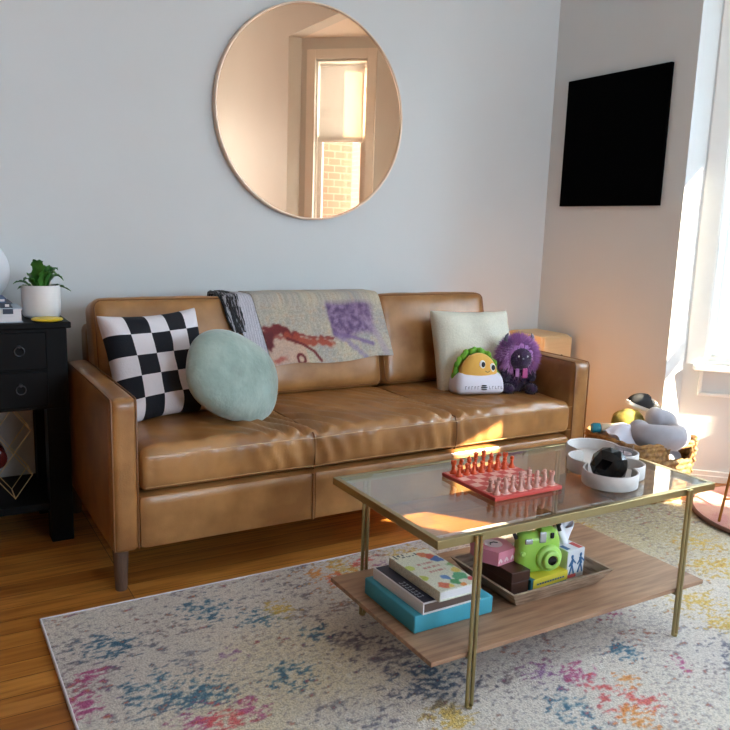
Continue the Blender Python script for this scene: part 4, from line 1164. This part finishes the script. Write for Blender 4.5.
# geometric wire rack and the bottle on the lower shelf of the side table
rk = thing('wire_wine_rack', 'gold wire diamond rack on the lower shelf of the black side table', 'rack', (-.668, 1.545, .138))
ZS = .138
b = nb()
def dia(y, zc, hw=.056, hh=.077, cx=0): return [(cx, y, zc+hh), (cx+hw, y, zc), (cx, y, zc-hh), (cx-hw, y, zc)]
for cx in (0, -.112):
    for zc in (.0795, .2345):
        for y in (-.055, .055):
            tube(b, dia(y, zc, cx=cx), .0021, 6, True)
for x, z in ((0, .0025), (.056, .0795), (0, .157), (.056, .2345), (0, .3115), (-.112, .0025), (-.168, .0795), (-.112, .157), (-.168, .2345), (-.112, .3115), (-.056, .0795), (-.056, .2345)):
    tube(b, [(x, -.055, z), (x, .055, z)], .0021, 6)
mk('wire_frame', b, M['gold'], rk)
b = nb(); lathe(b, [(.030, 0), (.036, .004), (.036, .14), (.028, .165), (.014, .185), (.013, .23), (.015, .232), (.015, .245), (0, .246)], 24)
o = mk('wine_bottle', b, M['bottle'], angle=60); o.location = (-.724, 1.53-.07, ZS+.152+.003); o.rotation_euler = (R(-90), 0, 0); tag(o, 'dark red bottle lying in the gold wire rack', 'bottle')

# ------------------------------------------------------------------ light: sun, sky, exposure
sun = bpy.data.lights.new('sun', 'SUN'); so_ = bpy.data.objects.new('sun', sun); C.objects.link(so_)
so_.rotation_euler = Vector((-1, 1.3, -.9)).to_track_quat('-Z', 'Y').to_euler(); so_.location = (6, -7, 6)
sun.energy = 18; sun.color = (1, .84, .62); sun.angle = R(.53)
w = bpy.data.worlds.new('sky'); bpy.context.scene.world = w; w.use_nodes = True
bg = w.node_tree.nodes['Background']; bg.inputs['Color'].default_value = (.66, .83, 1.0, 1); bg.inputs['Strength'].default_value = 9
def portal(mtx, w_, h_):
    l = bpy.data.lights.new('window_portal', 'AREA'); l.shape = 'RECTANGLE'; l.size = w_; l.size_y = h_; l.cycles.is_portal = True
    o = bpy.data.objects.new('window_portal', l); C.objects.link(o); o.matrix_world = mtx
for mm, s0, s1 in ((m1, .087, .795), (m2, .12, 1.04), (m3, .13, .582)):
    portal(mm @ Matrix.Translation(((s0+s1)/2, -.13, (.53+WT)/2)) @ Matrix.Rotation(R(90), 4, 'X').inverted() @ Matrix.Rotation(R(180), 4, 'X'), s1-s0, WT-.53)

portal(Matrix.Translation((.85, -3.81, 1.55)) @ Matrix.Rotation(R(90), 4, 'X') , 1.3, 1.3)
# ------------------------------------------------------------------ camera
f_px, cy_px = 777.818, 369.368
yaw, pit, roll = .5329294527811214, .17985640866523248, .03251932765891795
fw_ = Vector((math.sin(yaw)*math.cos(pit), math.cos(yaw)*math.cos(pit), -math.sin(pit)))
r0 = Vector((math.cos(yaw), -math.sin(yaw), 0)); u0 = r0.cross(fw_)
r_v = r0*math.cos(roll)+u0*math.sin(roll); u_v = -r0*math.sin(roll)+u0*math.cos(roll)
cd = bpy.data.cameras.new('camera'); cam = bpy.data.objects.new('camera', cd); C.objects.link(cam)
mw = Matrix((r_v, u_v, -fw_)).transposed().to_4x4(); mw.translation = Vector((-.93429, -1.25641, 1.07869)); cam.matrix_world = mw
cd.sensor_width = 36; cd.sensor_fit = 'HORIZONTAL'; cd.lens = f_px/730*36; cd.shift_y = (cy_px-365)/730
cd.clip_start = .02
sc = bpy.context.scene; sc.camera = cam
sc.view_settings.view_transform = 'Standard'; sc.view_settings.look = 'None'; sc.view_settings.gamma = 1; sc.view_settings.use_curve_mapping = False
sc.view_settings.exposure = 1.53
try:
    sc.cycles.use_denoising = True; sc.cycles.max_bounces = 12; sc.cycles.transparent_max_bounces = 16; sc.cycles.diffuse_bounces = 6; sc.cycles.glossy_bounces = 6
    sc.cycles.sample_clamp_indirect = 8; sc.cycles.caustics_reflective = False
except Exception: pass
